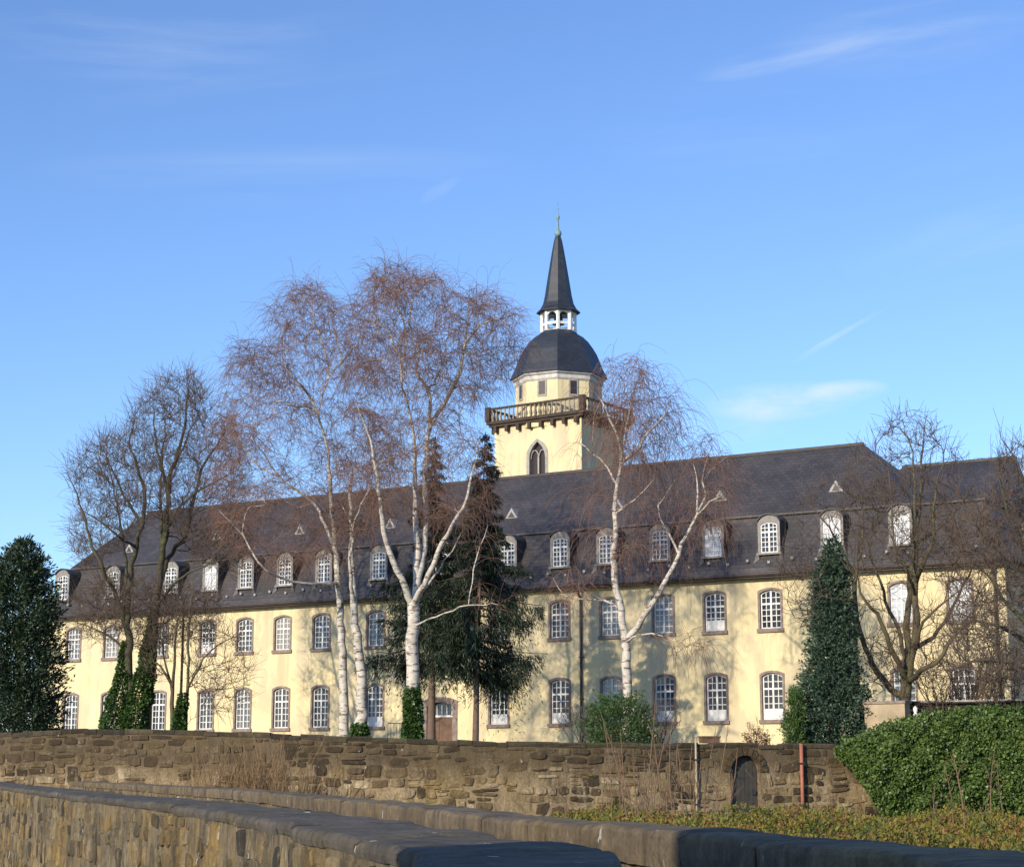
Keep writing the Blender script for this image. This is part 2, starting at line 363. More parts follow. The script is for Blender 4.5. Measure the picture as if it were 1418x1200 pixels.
for i, s in enumerate(cols):
    if i == DOOR_I: cell(edges[i], edges[i+1], BASE, SPLIT, arch(DW, DH, .2, 8, s, BASE))
    else: cell(edges[i], edges[i+1], BASE, SPLIT, arch(LW, LH, RISE, 8, s, ZL))
    cell(edges[i], edges[i+1], SPLIT, ZE, arch(UW, UH, RISE, 8, s, ZU))
wall.add([(SR,0,BASE),(SR,DEPTH,BASE),(SR,DEPTH,ZE),(SR,0,ZE)], [(0,1,2,3)])
wall.add([(SL,0,BASE),(SL,DEPTH,BASE),(SL,DEPTH,ZE),(SL,0,ZE)], [(3,2,1,0)])
wall.add([(SL,DEPTH,BASE),(SR,DEPTH,BASE),(SR,DEPTH,ZE),(SL,DEPTH,ZE)], [(3,2,1,0)])
wall.build('wall', M['stucco'], bld)

def grid_bars(mb, w, h, rise, y0, y1, transom, ncol, rtop, rbot, fw=.06, mul=.085, mun=.036, mi=0):
    o = arch(w, h, rise); i_ = [(x*(w-2*fw)/w, fw + (z)*(h-2*fw)/h) for x, z in o]
    mb.ring(o, i_, y0, y1, mi)
    mb.box(-mul/2, mul/2, y0-.012, y1, fw, h-fw-.005, mi)
    mb.box(-w/2+fw, w/2-fw, y0-.006, y1, transom-mul/2, transom+mul/2, mi)
    per = ncol//2
    for sgn in (-1, 1):
        for k in range(1, per):
            x = sgn*(mul/2 + (w/2-fw-mul/2)*k/per); mb.box(x-mun/2, x+mun/2, y0+.012, y1-.004, fw, h-fw-rise*.3, mi)
    for k in range(1, rbot):
        z = fw + (transom-fw)*k/rbot; mb.box(-w/2+fw, w/2-fw, y0+.016, y1-.006, z-mun/2, z+mun/2, mi)
    for k in range(1, rtop):
        z = transom + (h-transom-fw)*k/rtop; mb.box(-w/2+fw, w/2-fw, y0+.016, y1-.006, z-mun/2, z+mun/2, mi)
def window_meshes(w, h, rise, transom, rtop, rbot, tagn):
    fr = MB(); sw = .105
    o = [(x*(w+2*sw)/w, (z if z > .01 else -.005)) for x, z in arch(w, h, rise)]
    o = [(x, z + (sw if z > .1 else 0)) for x, z in o]
    fr.ring(o, arch(w, h, rise), -.035, .2)
    fr.extr([(-w/2-sw-.05, -.17), (w/2+sw+.05, -.17), (w/2+sw+.05, .0), (-w/2-sw-.05, .0)], -.10, .2)
    sa = MB(); grid_bars(sa, w-.004, h-.004, rise, .10, .16, transom, 4, rtop, rbot)
    pa = MB(); p = arch(w-.06, h-.06, rise); pa.add([(x, .135, z+.03) for x, z in p], [tuple(range(len(p)))])
    return fr.mesh('window', M['sandstone']), sa.mesh('sash', M['white']), pa.mesh('pane', M['glass'])
WU = window_meshes(UW, UH, RISE, UH*.64, 2, 4, 'u'); WL_ = window_meshes(LW, LH, RISE, LH*.66, 2, 4, 'l')
rwin = random.Random(5); pane_vars = {}
for kk, ms in ((0, WU), (1, WL_)):
    for q, cc in enumerate(((.022, .024, .03), (.05, .055, .062), (.10, .105, .11), (.19, .185, .17))):
        mm = ms[2].copy(); mm.materials[0] = m_glass('window_glass', cc, .05 + .05*(q == 3)); pane_vars[(kk, q)] = mm
pane_white = WU[2].copy(); pane_white.materials[0] = M['curtain']  # white sky reflection of the two right windows put into the pane colour
curt = MB(); curt.box(-.44, .44, .124, .128, .07, .50); curt_me = curt.mesh('curtain', M['white'])
for i, s in enumerate(cols):
    for z, ms in ((ZU, WU), (ZL, WL_)):
        if z == ZL and i == DOOR_I: continue
        w = obj('window', ms[0], bld, (s, 0, z)); obj('sash', ms[1], w)
        if z == ZU and i >= 16: pm = pane_white
        else: pm = pane_vars[(0 if z == ZU else 1, rwin.choice([0, 0, 1, 1, 2, 3]))]
        obj('pane', pm, w)
        if (z == ZL and i in (9, 10, 12, 13, 14, 15)) or rwin.random() < .12: obj('curtain', curt_me, w)
# entrance door
s = cols[DOOR_I]
ds = MB(); o_ = [(x*(DW+.56)/DW, z + (.26 if z > .1 else 0)) for x, z in arch(DW, DH, .2)]; ds.ring(o_, arch(DW, DH, .2), -.06, .3); 
dr = ds.build('door', M['sandstone'], bld, loc=(s, 0, BASE))
dl = MB(); dl.box(-DW/2+.01, -.02, .2, .26, .02, 2.0); dl.box(.02, DW/2-.01, .2, .26, .02, 2.0); dl.box(-.02, .02, .19, .26, .02, 2.0)
for sg in (-1, 1):
    for z0, z1 in ((.2, .8), (.95, 1.85)): dl.box(sg*DW/4-.24, sg*DW/4+.24, .18, .2, z0, z1)
dl.build('door_leaf', M['door'], dr)
fl = MB(); fl.box(-DW/2+.01, DW/2-.01, .16, .24, 2.0, 2.1)
for k in range(-2, 3): fl.box(k*.3-.02, k*.3+.02, .18, .24, 2.1, 2.6)
fl.build('fanlight_frame', M['white'], dr)
fp = MB(); p = arch(DW-.02, DH-2.06, .2); fp.add([(x, .23, z+2.05) for x, z in p], [tuple(range(len(p)))]); fp.build('fanlight_pane', M['glass'], dr)

# roof
zb = np.mean([fac(x, y, 1.15)[1] for x, y in ((309, 771), (722, 742), (1014, 718), (1188, 705))])
zr = np.mean([fac(x, y, RY)[1] for x, y in ((457, 687), (813, 650.6), (1080, 626), (1196, 615))])
rsl, rsr = fac(205, 711, RY)[0], fac(1196, 615, RY)[0]
BR = 1.15
SM = rsr + 3.9                                        # right end of the main roof at break height
def mansard(s0, s1, r0, r1, zr_, zb_, left=True, right=True):
    """bell-cast mansard with hipped ends; r0, r1 = ridge ends; returns MB"""
    mb = MB()
    prof = [(-.42, ZE-.02), (-.28, ZE+.30), (.12, ZE+.95), (.55, ZE+1.75), (BR, zb_)]       # (inset, z)
    rings = []
    for y, z in prof:
        l = s0 + y; r_ = s1 - y
        rings.append([(l, y, z), (r_, y, z), (r_, DEPTH-y, z), (l, DEPTH-y, z)])
    for a, b_ in zip(rings, rings[1:]):
        for k in range(4):
            if k == 1 and not right: continue
            if k == 3 and not left: continue
            mb.add([a[k], a[(k+1) % 4], b_[(k+1) % 4], b_[k]], [(0, 1, 2, 3)])
    # break: slight overhang of the upper slope
    l, r_ = s0+BR-.12, s1-BR+.12; y0, y1 = BR-.14, DEPTH-BR+.14; z = zb_-.02
    c4 = [(l, y0, z), (r_, y0, z), (r_, y1, z), (l, y1, z)]
    RA, RB = (r0, RY, zr_), (r1, RY, zr_)
    t = .1
    cu = [(p[0], p[1], p[2]+t) for p in c4]
    mb.add(cu + [RA, RB], [(0, 1, 5, 4), (1, 2, 5), (2, 3, 4, 5), (3, 0, 4)])
    mb.add(c4 + cu, [(0, 1, 5, 4), (1, 2, 6, 5), (2, 3, 7, 6), (3, 0, 4, 7), (3, 2, 1, 0)])
    return mb
rf = mansard(SL, SM+BR, rsl, rsr, zr, zb).build('roof', M['slate'], bld)
cap = MB(); cap.tube([(rsl, RY, zr+.02), (rsr, RY, zr+.02)], .09, 6); cap.build('ridge_cap', M['gutter'], rf)
zr2 = np.mean([fac(x, y, RY)[1] for x, y in ((1277, 645), (1406, 633))]); r2e = fac(1406, 633, RY)[0]
rw = mansard(SM-4.0, SR, SM-2.0, r2e, zr2, zb-.03).build('roof', M['slate'], bld); rw.location.y = .03
cap = MB(); cap.tube([(SM-2, RY, zr2+.02), (r2e, RY, zr2+.02)], .08, 6); cap.build('ridge_cap', M['gutter'], rw)
g = MB(); g.tube([(SL-.45, -.5, ZE-.02), (SR+.45, -.5, ZE-.02)], .085, 8); g.box(SL-.1, SR+.1, -.42, -.004, ZE-.16, ZE-.06); g.build('gutter', M['gutter'], bld)
for px in (806, 1186, 1383):
    s = fac(px, 900)[0]; p = MB()
    p.tube([(s, -.5, ZE-.06), (s, -.45, ZE-.25), (s, -.13, ZE-.6), (s, -.11, ZE-1), (s, -.11, BASE)], .065, 8)
    for z in (ZE-1.5, ZE-3.5, ZE-5.5): p.box(s-.09, s+.09, -.19, -.0, z, z+.05)
    p.build('downpipe', M['pipe'], bld)
# snow guards: small catches in the lower roof slope
sg = MB(); sg.box(-.06, .06, -.14, .08, 0, .05); sg.box(-.06, .06, -.14, -.11, .05, .12); sgm = sg.mesh('snow_guard', M['zinc'])
for k in range(52): obj('snow_guard', sgm, bld, (SL+1+(SR-SL-2)*k/51 + .15*math.sin(k*7), -.13, ZE+.50 + (.12 if k % 2 else 0)))
# dormers
dw, dh = .84, 1.42; M['dormer_zinc'] = simple('weathered_zinc', (.24, .225, .21), .6, .25, 4)
def dormer_meshes(cur):
    fr = MB(); o = [(x*(dw+.26)/dw, z + (.16 if z > .1 else 0)) for x, z in arch(dw, dh, .12)]
    o2 = arch(dw+.26, dh+.36, .34); fr.ring(o2, arch(dw, dh, .12), 0, .12)
    fr.box(-dw/2-.2, dw/2+.2, -.06, .12, -.09, 0)
    ck = MB()
    top = [(x, z) for x, z in arch(dw+.34, dh+.42, .36)][2:]
    V = [(x, -.1, z) for x, z in top] + [(x*.96, 1.35, z) for x, z in top]; n_ = len(top)
    V += [(x*.97, -.1, z-.06) for x, z in top]
    ck.add(V, [(i, i+1, n_+i+1, n_+i) for i in range(n_-1)] + [(2*n_+i, 2*n_+i+1, i+1, i) for i in range(n_-1)])
    for sg_ in (-1, 1):
        x = sg_*(dw/2+.14); xb = sg_*(dw/2+.34)
        ck.add([(x, .02, top[0][1]), (x*.97, 1.35, top[0][1]), (xb, 1.2, -.5), (xb, -.12, -.5), (x, .0, .2)], [(0, 1, 2, 3, 4)])
        ck.add([(x, .0, top[0][1]), (x, .0, .2), (xb, -.12, -.5), (sg_*(dw/2+.05), -.05, -.3), (sg_*(dw/2+.1), .005, 0)], [(0, 1, 2, 3, 4)])
    sa = MB(); grid_bars(sa, dw, dh, .12, .04, .1, dh*.68, 4, 2, 4, .05, .08, .034)
    pa = MB(); p = arch(dw-.04, dh-.04, .12); pa.add([(x, .075, z+.02) for x, z in p], [tuple(range(len(p)))])
    return fr.mesh('dormer', M['dormer_zinc']), ck.mesh('dormer_roof', M['slate']), sa.mesh('sash', M['white']), pa.mesh('pane', M['curtain'] if cur else M['glass'])
DM = dormer_meshes(0); DC = dormer_meshes(1)
dpx = [(88, 812), (158, 810), (238, 805), (293, 803), (342, 799), (396, 793), (450, 790), (526, 787), (612, 780), (704, 772), (777, 766), (841, 763), (915, 757), (989, 752), (1066, 742), (1153, 735), (1248, 727)]
dz = ZE + 1.02
for k, (x, y) in enumerate(dpx):
    s = fac(x, y, .1)[0]; ms = DC if k in (15, 16) or k % 5 == 3 else DM
    d = obj('dormer', ms[0], bld, (s, -.02, dz)); obj('dormer_roof', ms[1], d); obj('sash', ms[2], d); obj('pane', ms[3], d)
# triangular roof hatches on the upper slope
slope = (zr-zb)/(RY-BR)
for x, y in ((185, 761), (305, 743), (420, 735), (545, 727), (713, 713), (860, 701), (1001, 689), (1161, 676)):
    yo = 2.4; s, z = fac(x, y, yo); yo = BR + (z-zb)/slope; s, z = fac(x, y, yo); yo = BR + (z-zb-.1)/slope
    h = MB(); h.add([(-.38, -.3, -.22), (.38, -.3, -.22), (0, -.3, .34), (0, .42, .36), (-.38, .1, -.1), (.38, .1, -.1)], [(0, 1, 2), (0, 2, 3, 4), (1, 5, 3, 2)])
    o = h.build('roof_hatch', M['zinc'], bld, loc=(s, yo, z))
    g2 = MB(); g2.add([(-.2, -.31, -.16), (.2, -.31, -.16), (0, -.31, .14)], [(0, 1, 2)]); g2.build('hatch_louvre', M['gutter'], o)

# ------------------------------------------------------------------ adjoining wing in shade at the right
wing = empty('adjoining_wing', (*at(1440, 900, 84)[:2], 0), R(-31), 'grey shaded wing with a pale yellow gabled dormer at the far right edge behind branches', 'building')
w = MB(); w.box(-2.2, 9, 0, 10, TZ-.1, ZE-.1); w.build('wall', simple('shade_grey_render', (.30, .26, .27), .9, .25, 1.5), wing)  # grey wall colour stands in for the shade on this wing
w = MB(); w.add([(-2.6,-.5,ZE-.2),(9.4,-.5,ZE-.2),(9.4,5,ZE+4.2),(-2.6,5,ZE+4.2),(-2.6,10.5,ZE-.2),(9.4,10.5,ZE-.2)], [(0,1,2,3),(3,2,5,4),(0,3,4),(1,5,2)]); w.build('roof', M['slate'], wing)
w = MB(); w.extr([(-1.5, ZE), (1.9, ZE), (1.9, ZE+1.75), (.2, ZE+2.5), (-1.5, ZE+1.75)], .1, 3.0); db = w.build('dormer', M['stucco'], wing)
w = MB(); w.extr([(-1.7, ZE+1.62), (.2, ZE+2.48), (2.1, ZE+1.62), (2.1, ZE+1.76), (.2, ZE+2.66), (-1.7, ZE+1.76)], -.05, 3.05); w.build('dormer_roof', M['slate'], db)
w = MB(); w.box(-.75, .05, .06, .1, ZE+.5, ZE+1.5); w.build('pane', M['curtain'], db)

# ------------------------------------------------------------------ church tower
TD = 118.0; TR = R(-35)
tcn = at(774, 600, TD)
def tz(y, D=TD): return at(774, y, D)[2]
tw = empty('church_tower', (tcn[0], TD, 0), TR, 'pale yellow church tower with balustrade, slate dome, white lantern and dark needle spire', 'tower')
hx, hy = 3.36, 2.5
ZT = at(816, 573, TD-3.8)[2]
GW, GH = 1.22, 2.75
pw = tz(660, TD-2.4)                                      # bottom of what shows of the window
wb = pw - .9; wh = at(746, 609, TD-2.2)[2] - wb
def gothic(w, h, x=0, z=0, n=6):
    hs = h - w*.95
    pts = [(x-w/2, z), (x+w/2, z), (x+w/2, z+hs)]
    for k in range(1, n+1):
        a = (PI/3*1.05)*k/n; pts.append((x-w/2 + w*math.cos(a), z+hs+w*math.sin(a)*1.0))
    top = pts[-1]; pts[-1] = (x, top[1])
    for k in range(n-1, 0, -1):
        a = (PI/3*1.05)*k/n; pts.append((x+w/2 - w*math.cos(a), z+hs+w*math.sin(a)))
    pts.append((x-w/2, z+hs)); return pts
t = MB()
go = gothic(GW, wh, 0, wb)
hx0, hx1 = -GW/2, GW/2; top = go[2:]
def tq(a, b_, c_, d_): t.add([(p[0], -hy, p[1]) for p in (a, b_, c_, d_)], [(0, 1, 2, 3)])
tq((-hx, BASE), (hx0, BASE), (hx0, ZT), (-hx, ZT)); tq((hx1, BASE), (hx, BASE), (hx, ZT), (hx1, ZT)); tq((hx0, BASE), (hx1, BASE), (hx1, wb), (hx0, wb))
for p, q in zip(top, top[1:]): tq(q, p, (p[0], ZT), (q[0], ZT))
t.add([(hx,-hy,BASE),(hx,hy,BASE),(hx,hy,ZT),(hx,-hy,ZT)], [(0,1,2,3)]); t.add([(-hx,-hy,BASE),(-hx,hy,BASE),(-hx,hy,ZT),(-hx,-hy,ZT)], [(3,2,1,0)])
t.add([(-hx,hy,BASE),(hx,hy,BASE),(hx,hy,ZT),(-hx,hy,ZT)], [(3,2,1,0)])
t.build('wall', M['stucco'], tw)
wf = MB(); wf.ring([(x*1.36, z + (.2 if z > wb+.1 else 0)) for x, z in go], go, -hy-.04, -hy+.3); wo_ = wf.build('window', M['greystone'], tw)
tr = MB(); tr.box(-.055, .055, -hy+.1, -hy+.22, wb, wb+wh-1.0)
for sgn in (-1, 1):
    pts = [(sgn*(GW/4) + sgn*GW/4*math.cos(a)*-1, -hy+.16, wb+wh-1.15+GW*.45*math.sin(a)) for a in np.linspace(0, PI/2*.98, 6)]
    tr.tube(pts, .045, 6); pts = [(sgn*(GW/4)+sgn*GW/4*math.cos(a), -hy+.16, wb+wh-1.15+GW*.45*math.sin(a)) for a in np.linspace(0, PI/2, 6)]; tr.tube(pts, .045, 6)
tr.build('tracery', M['greystone'], wo_)
gp = MB(); gp.add([(x, -hy+.25, z) for x, z in go], [tuple(range(len(go)))]); gp.build('pane', M['darkglass'], wo_)
# gallery: corbels, slab, balusters, rail
ov = .40; zs = at(816, 568, TD-4.1)[2]; zt_ = at(816, 549, TD-4.1)[2]
gal = MB(); gal.box(-hx-ov, hx+ov, -hy-ov, hy+ov, zs-.2, zs); gal.box(-hx-ov+.12, hx+ov-.12, -hy-ov+.12, hy+ov-.12, zs-.36, zs-.203)
for k in range(8):
    x = -hx + .25 + (2*hx-.5)*k/7
    for yy in ((-hy-.36, -hy), (hy, hy+.36)): gal.box(x-.11, x+.11, yy[0], yy[1], zs-.74, zs-.364)
for k in range(6):
    y = -hy + .25 + (2*hy-.5)*k/5
    for xx in ((-hx-.36, -hx), (hx, hx+.36)): gal.box(xx[0], xx[1], y-.11, y+.11, zs-.74, zs-.364)
gal.build('gallery', M['darkstone'], tw)
E_ = ov - .1
rl = MB(); X, Y = hx+E_, hy+E_
for y in (-Y, Y): rl.box(-X, X, y-.08, y+.08, zt_-.13, zt_)
for x in (-X, X): rl.box(x-.08, x+.08, -Y+.085, Y-.085, zt_-.133, zt_-.003)
for x in (-X, X):
    for y in (-Y, Y): rl.box(x-.16, x+.16, y-.16, y+.16, zs, zt_+.06)
rl.build('rail', M['darkstone'], tw)
bm_ = MB(); hh = zt_-.13-zs
bm_.lathe([(.06, 0), (.06, .06*hh), (.045, .12*hh), (.095, .35*hh), (.05, .62*hh), (.04, .8*hh), (.065, .9*hh), (.065, hh)], 6); bme = bm_.mesh('baluster', M['palestone'], True)
for k in range(21):
    x = -X+.33 + (2*X-.66)*k/20; obj('baluster', bme, tw, (x, -Y, zs)); 
for k in range(14):
    y = -Y+.33 + (2*Y-.66)*k/13; obj('baluster', bme, tw, (X, y, zs)); obj('baluster', bme, tw, (-X, y, zs))
for k in range(21):
    x = -X+.33 + (2*X-.66)*k/20; obj('baluster', bme, tw, (x, Y, zs))
# drum, dome, lantern, spire: octagonal
px2m = TD/F/CT*1.0
o8 = -PI/2 + R(9) + PI/8*0                                # a corner turned roughly to the viewer (local frame is turned by -32 deg)
ANG = -PI/2 - TR + R(-3)                                  # local angle of the corner facing the viewer
zd1 = tz(526); RD = 2.82
dr = MB(); dr.lathe([(RD, ZT-.5), (RD, zd1)], 8, ANG); drum = dr.build('drum', M['stucco'], tw)
co = MB(); co.lathe([(RD+.02, zd1-.52), (RD+.10, zd1-.42), (RD+.12, zd1-.2), (RD+.26, zd1-.1), (RD+.26, zd1)], 8, ANG); co.build('cornice', simple('weathered_white', (.55, .52, .48), .7, .25, 3), drum)
for k in range(8):
    a = ANG + PI/8 + k*PI/4; ap = RD*math.cos(PI/8)
    zc = tz(556); zh = tz(538)
    w = MB(); w.box(-.32, .32, -.05, .1, -.12, zh-zc+.12); w.box(-.22, .22, -.06, -.045, 0, zh-zc)
    wmm = w.mesh('drum_window', [M['greystone'], M['darkglass']]); wmm.polygons.foreach_set('material_index', [0]*6+[1]*6)
    o = obj('drum_window', wmm, drum, (ap*math.cos(a), ap*math.sin(a), zc)); o.rotation_euler = (0, 0, a+PI/2)
def prof(lst): return [(hw*px2m, tz(y)) for hw, y in lst]
dm = MB(); dm.lathe([(RD+.05, zd1+.002)] + prof([(68, 526), (66.5, 522), (61.5, 512), (58, 503), (53.5, 492), (48, 483), (41.5, 474), (34, 467), (27, 463), (25.5, 461)]), 8, ANG); dm.build('dome', M['slate_dark'], tw)
lz0, lz1 = tz(462.5), tz(430); RLN = 24.0*px2m
lan = MB()
lan.lathe([(RLN*1.04, lz0-.02), (RLN*1.04, lz0+.10)], 8, ANG)
for k in range(8):
    a = ANG + k*PI/4; cx, cy = RLN*math.cos(a), RLN*math.sin(a)
    lan.lathe([(.13, lz0+.1), (.13, lz1)], 6, a, (cx*.95, cy*.95))
lant = lan.build('lantern', M['white'], tw)
H = lz1-lz0; ap = RLN*.95*math.cos(PI/8); half = RLN*.95*math.sin(PI/8)-.08
for k in range(8):
    a = ANG + PI/8 + k*PI/4; p = MB()
    lr = MB(); lr.box(-half, half, -.05, .05, H*.30, H*.40); lro = lr.build('lantern_rail', M['white'], lant, loc=(ap*math.cos(a), ap*math.sin(a), lz0)); lro.rotation_euler = (0, 0, a+PI/2)
    # arched head: fill above the arch
    nA = 8; arcp = [(-half*.98*math.cos(PI*i/nA), H*.62 + half*.95*math.sin(PI*i/nA)) for i in range(nA+1)]
    for (xa, za), (xb, zb2) in zip(arcp, arcp[1:]):
        p.add([(xa,-.05,za),(xb,-.05,zb2),(xb,-.05,H),(xa,-.05,H),(xa,.05,za),(xb,.05,zb2),(xb,.05,H),(xa,.05,H)], [(0,1,2,3),(7,6,5,4),(0,4,5,1)])
    o = p.build('arch_panel', M['white'], lant, loc=(ap*math.cos(a), ap*math.sin(a), lz0)); o.rotation_euler = (0, 0, a+PI/2)
be = MB(); be.lathe([(.05, lz0+H*1.0), (.12, lz0+H*.86), (.22, lz0+H*.8), (.3, lz0+H*.55), (.42, lz0+H*.42), (.40, lz0+H*.40)], 12); be.build('bell', M['iron'], tw, True)
sp = MB(); sp.lathe([(25*px2m, lz1-.02)] + prof([(31, 434), (30.5, 432.5), (25.5, 428), (21.5, 421), (19, 410), (16.6, 395), (12.4, 370), (8.6, 348), (5.6, 333), (3.6, 327)]), 8, ANG); sp.build('spire', M['slate_dark'], tw)
fi = MB(); fi.lathe(prof([(3.6, 327.5), (4.8, 325.5), (5.2, 323), (4.4, 320.5), (2.2, 319), (1.7, 316), (1.3, 305), (2.4, 302.5), (2.7, 300.5), (1.8, 298.5), (.7, 297), (.6, 290), (1.2, 289), (.55, 288), (.4, 276)]), 10); fi.build('finial', M['copper'], tw, True)

# ------------------------------------------------------------------ stone walls
def rubble(mb, P, Nrm, t0, t1, zlo, zhi, cw, chh, proud=.035, skip=None, seed=0, gap=.025, miss=.07, wav=.05, spread=1.0):
    """rough courses of separately shaped stones on a wall face; P(t) plan point, Nrm(t) outward normal"""
    rs = np.random.default_rng(seed); z = 0.0
    while True:
        h = rs.uniform(*chh); t = t0 + rs.uniform(-.3, 0); done = True
        while t < t1:
            w = rs.uniform(*cw)*rs.choice([.55, 1, 1, 1.35]); tm = t + w/2; zl, zt = zlo(tm), zhi(tm); hl = h*rs.uniform(.82, 1.12)
            zc = zl + z + wav*math.sin(tm*.8+seed) + wav*.6*math.sin(tm*2.3+z*3) + rs.uniform(-.02, .02)
            if zl + z + .05 < zt:
                done = False
                if zc + hl > zt-.02: hl = zt - zc - .005
                ns_ = int(rs.choice([1, 1, 1, 1, 2, 2, 3] if hl > .27 else [1])); cuts = np.r_[0, np.sort(rs.uniform(.3, .7, ns_-1)) if ns_ < 3 else [rs.uniform(.28, .4), rs.uniform(.6, .72)], 1]
                for a0, a1 in zip(cuts, cuts[1:]):
                    cz = zc + hl*(a0+a1)/2; hz = hl*(a1-a0)/2 - gap*rs.uniform(.2, 1); hw_ = w/2*rs.uniform(.86, 1) - gap*rs.uniform(.2, 1); tc_ = tm + rs.uniform(-.03, .03)*w
                    if hz < .025 or hw_ < .03 or rs.random() < miss or cz+hz > zt or (skip and skip(tc_, cz, hw_, hz)) or tc_-hw_ < t0-.05 or tc_+hw_ > t1+.05: continue
                    k = 14; an = np.arange(k)*2*PI/k + PI/k; e = rs.uniform(.28, .68); j1, j2 = rs.uniform(-.1, .07, k), rs.uniform(-.13, .08, k); rot = rs.normal(0, .06); sk = rs.normal(0, .18)
                    ox = np.sign(np.cos(an))*np.abs(np.cos(an))**e*hw_*(1+j1); oz = np.sign(np.sin(an))*np.abs(np.sin(an))**e*hz*(1+j2); ox, oz = ox + oz*sk*.5, oz + ox*rot
                    pr = proud*rs.uniform(.15, 1.2); V = []; p0 = P(tc_); n0 = Nrm(tc_); tan = np.array([-n0[1], n0[0]])
                    if np.dot(tan, P(tc_+.01)-P(tc_)) < 0: tan = -tan
                    tilt, tz_ = rs.uniform(-.05, .05), rs.uniform(-.07, .07)
                    for sc, off in ((1, -.012), (.95, pr*.6), (.80, pr), (.4, pr*1.12)):
                        for x_, z_ in zip(ox, oz):
                            q = p0 + tan*x_*sc + n0*(off + (tilt*x_ + tz_*z_ if off > 0 else 0) + (rs.normal(0, proud*.10) if off > 0 else 0)); V.append((q[0], q[1], cz + z_*sc))
                    Fs = [(r_*k+i, r_*k+(i+1) % k, (r_+1)*k+(i+1) % k, (r_+1)*k+i) for r_ in range(3) for i in range(k)] + [tuple(3*k+i for i in range(k))]
                    mb.add(V, Fs, 0, float(.5+(rs.random()-.5)*spread))
            t += w
        z += h
        if done: break
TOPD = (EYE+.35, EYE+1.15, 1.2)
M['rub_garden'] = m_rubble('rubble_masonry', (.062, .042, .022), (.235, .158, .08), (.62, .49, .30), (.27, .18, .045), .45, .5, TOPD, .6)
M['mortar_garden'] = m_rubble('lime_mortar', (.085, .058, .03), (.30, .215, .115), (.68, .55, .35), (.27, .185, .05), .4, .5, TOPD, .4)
M['rub_near'] = m_rubble('near_masonry', (.055, .043, .024), (.20, .15, .078), (.40, .315, .185), (.40, .235, .045), .55, .7, None, .75, .03, .8)
M['mortar_near'] = m_rubble('weathered_mortar', (.055, .043, .025), (.19, .145, .08), (.40, .32, .19), (.36, .22, .055), .55, .7, None, .7, .03, .8)
gw = empty('garden_wall', (*WP[9][:2], 0), 0, 'long rubble stone garden wall with an arched wooden door, below the yellow building', 'wall')
GWO = np.array([WP[9][0], WP[9][1]])
def gP(t): x, y, z = wall_at(t); return np.array([x, y]) - GWO
def gN(t):
    a = gP(t+.05) - gP(t-.05); nn = np.array([a[1], -a[0]]); return nn/np.linalg.norm(nn)
def px2t(px, D=62):                        # pixel column -> t on the wall
    best = min(np.linspace(0, seglen[-1], 4000), key=lambda t: abs((wall_at(t)[0]/wall_at(t)[1]) - (px-CX)/F/(CT - ST*(CY-1085)/F))); return best
tD = px2t(1032); DWW = 1.06; dzb = GZ+.05; dzt = at(1032, 1046, 62)[2]
gb = MB(); TH_ = .45
def body(ta, tb, zlo, zhi_off=0.0, zhi=None):
    ts = np.unique(np.r_[np.arange(ta, tb, .8), tb])
    rows = []
    for t in ts:
        p, nn = gP(t), gN(t); zt = (zhi if zhi is not None else wall_at(t)[2]-.06)
        f, bk = p, p - nn*TH_
        rows.append([(f[0], f[1], zlo), (f[0], f[1], zt), (bk[0], bk[1], zt), (bk[0], bk[1], zlo)])
    V = [q for r_ in rows for q in r_]; n_ = len(rows)
    gb.add(V, [(i*4+k, (i+1)*4+k, (i+1)*4+(k+1) % 4, i*4+(k+1) % 4) for i in range(n_-1) for k in range(4)] + [(0, 1, 2, 3), ((n_-1)*4+3, (n_-1)*4+2, (n_-1)*4+1, (n_-1)*4)])
body(0, tD-DWW/2, -.2); body(tD+DWW/2, seglen[-1], -.2)
# arch over the door
for i in range(8):
    a0, a1 = PI*i/8, PI*(i+1)/8; rr = DWW/2; zs_ = dzt-rr
    xa, xb = -rr*math.cos(a0), -rr*math.cos(a1); za, zb3 = zs_+rr*math.sin(a0), zs_+rr*math.sin(a1)
    V = []
    for off in (0, -TH_):
        for x_, z_ in ((xa, za), (xb, zb3), (xb, None), (xa, None)):
            p = gP(tD+x_) + gN(tD)*off; V.append((p[0], p[1], z_ if z_ is not None else wall_at(tD+x_)[2]-.06))
    gb.add(V, [(0, 1, 2, 3), (7, 6, 5, 4), (0, 4, 5, 1)])
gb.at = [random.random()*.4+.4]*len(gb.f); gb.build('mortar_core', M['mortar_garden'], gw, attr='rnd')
st = MB()
def skip(tm, cz, hw_, hz): return abs(tm-tD) < DWW/2+.24+hw_ and cz-hz < dzt+.26 and (abs(tm-tD) < DWW/2+.02+hw_ or cz > dzt-.8)
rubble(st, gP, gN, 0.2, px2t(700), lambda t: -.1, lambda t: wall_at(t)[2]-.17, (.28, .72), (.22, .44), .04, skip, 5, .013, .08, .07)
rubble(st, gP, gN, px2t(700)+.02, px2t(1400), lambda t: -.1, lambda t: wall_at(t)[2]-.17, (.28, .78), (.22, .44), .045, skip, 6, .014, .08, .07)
for i in range(11):                       # voussoirs
    a = PI*(i+.5)/11; rr = DWW/2; zs_ = dzt-rr; V = []
    for off in (.0, .06):
        for r_, da in ((rr+.01, -.12), (rr+.01, .12), (rr+.27, .115), (rr+.27, -.115)):
            x_ = -r_*math.cos(a+da); p = gP(tD+x_) + gN(tD)*off; V.append((p[0], p[1], zs_+r_*math.sin(a+da)))
    st.add(V, [(0,1,5,4),(1,2,6,5),(2,3,7,6),(3,0,4,7),(4,5,6,7)], 0, random.uniform(.1, .6))
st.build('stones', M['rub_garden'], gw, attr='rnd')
cp = MB(); t = 0
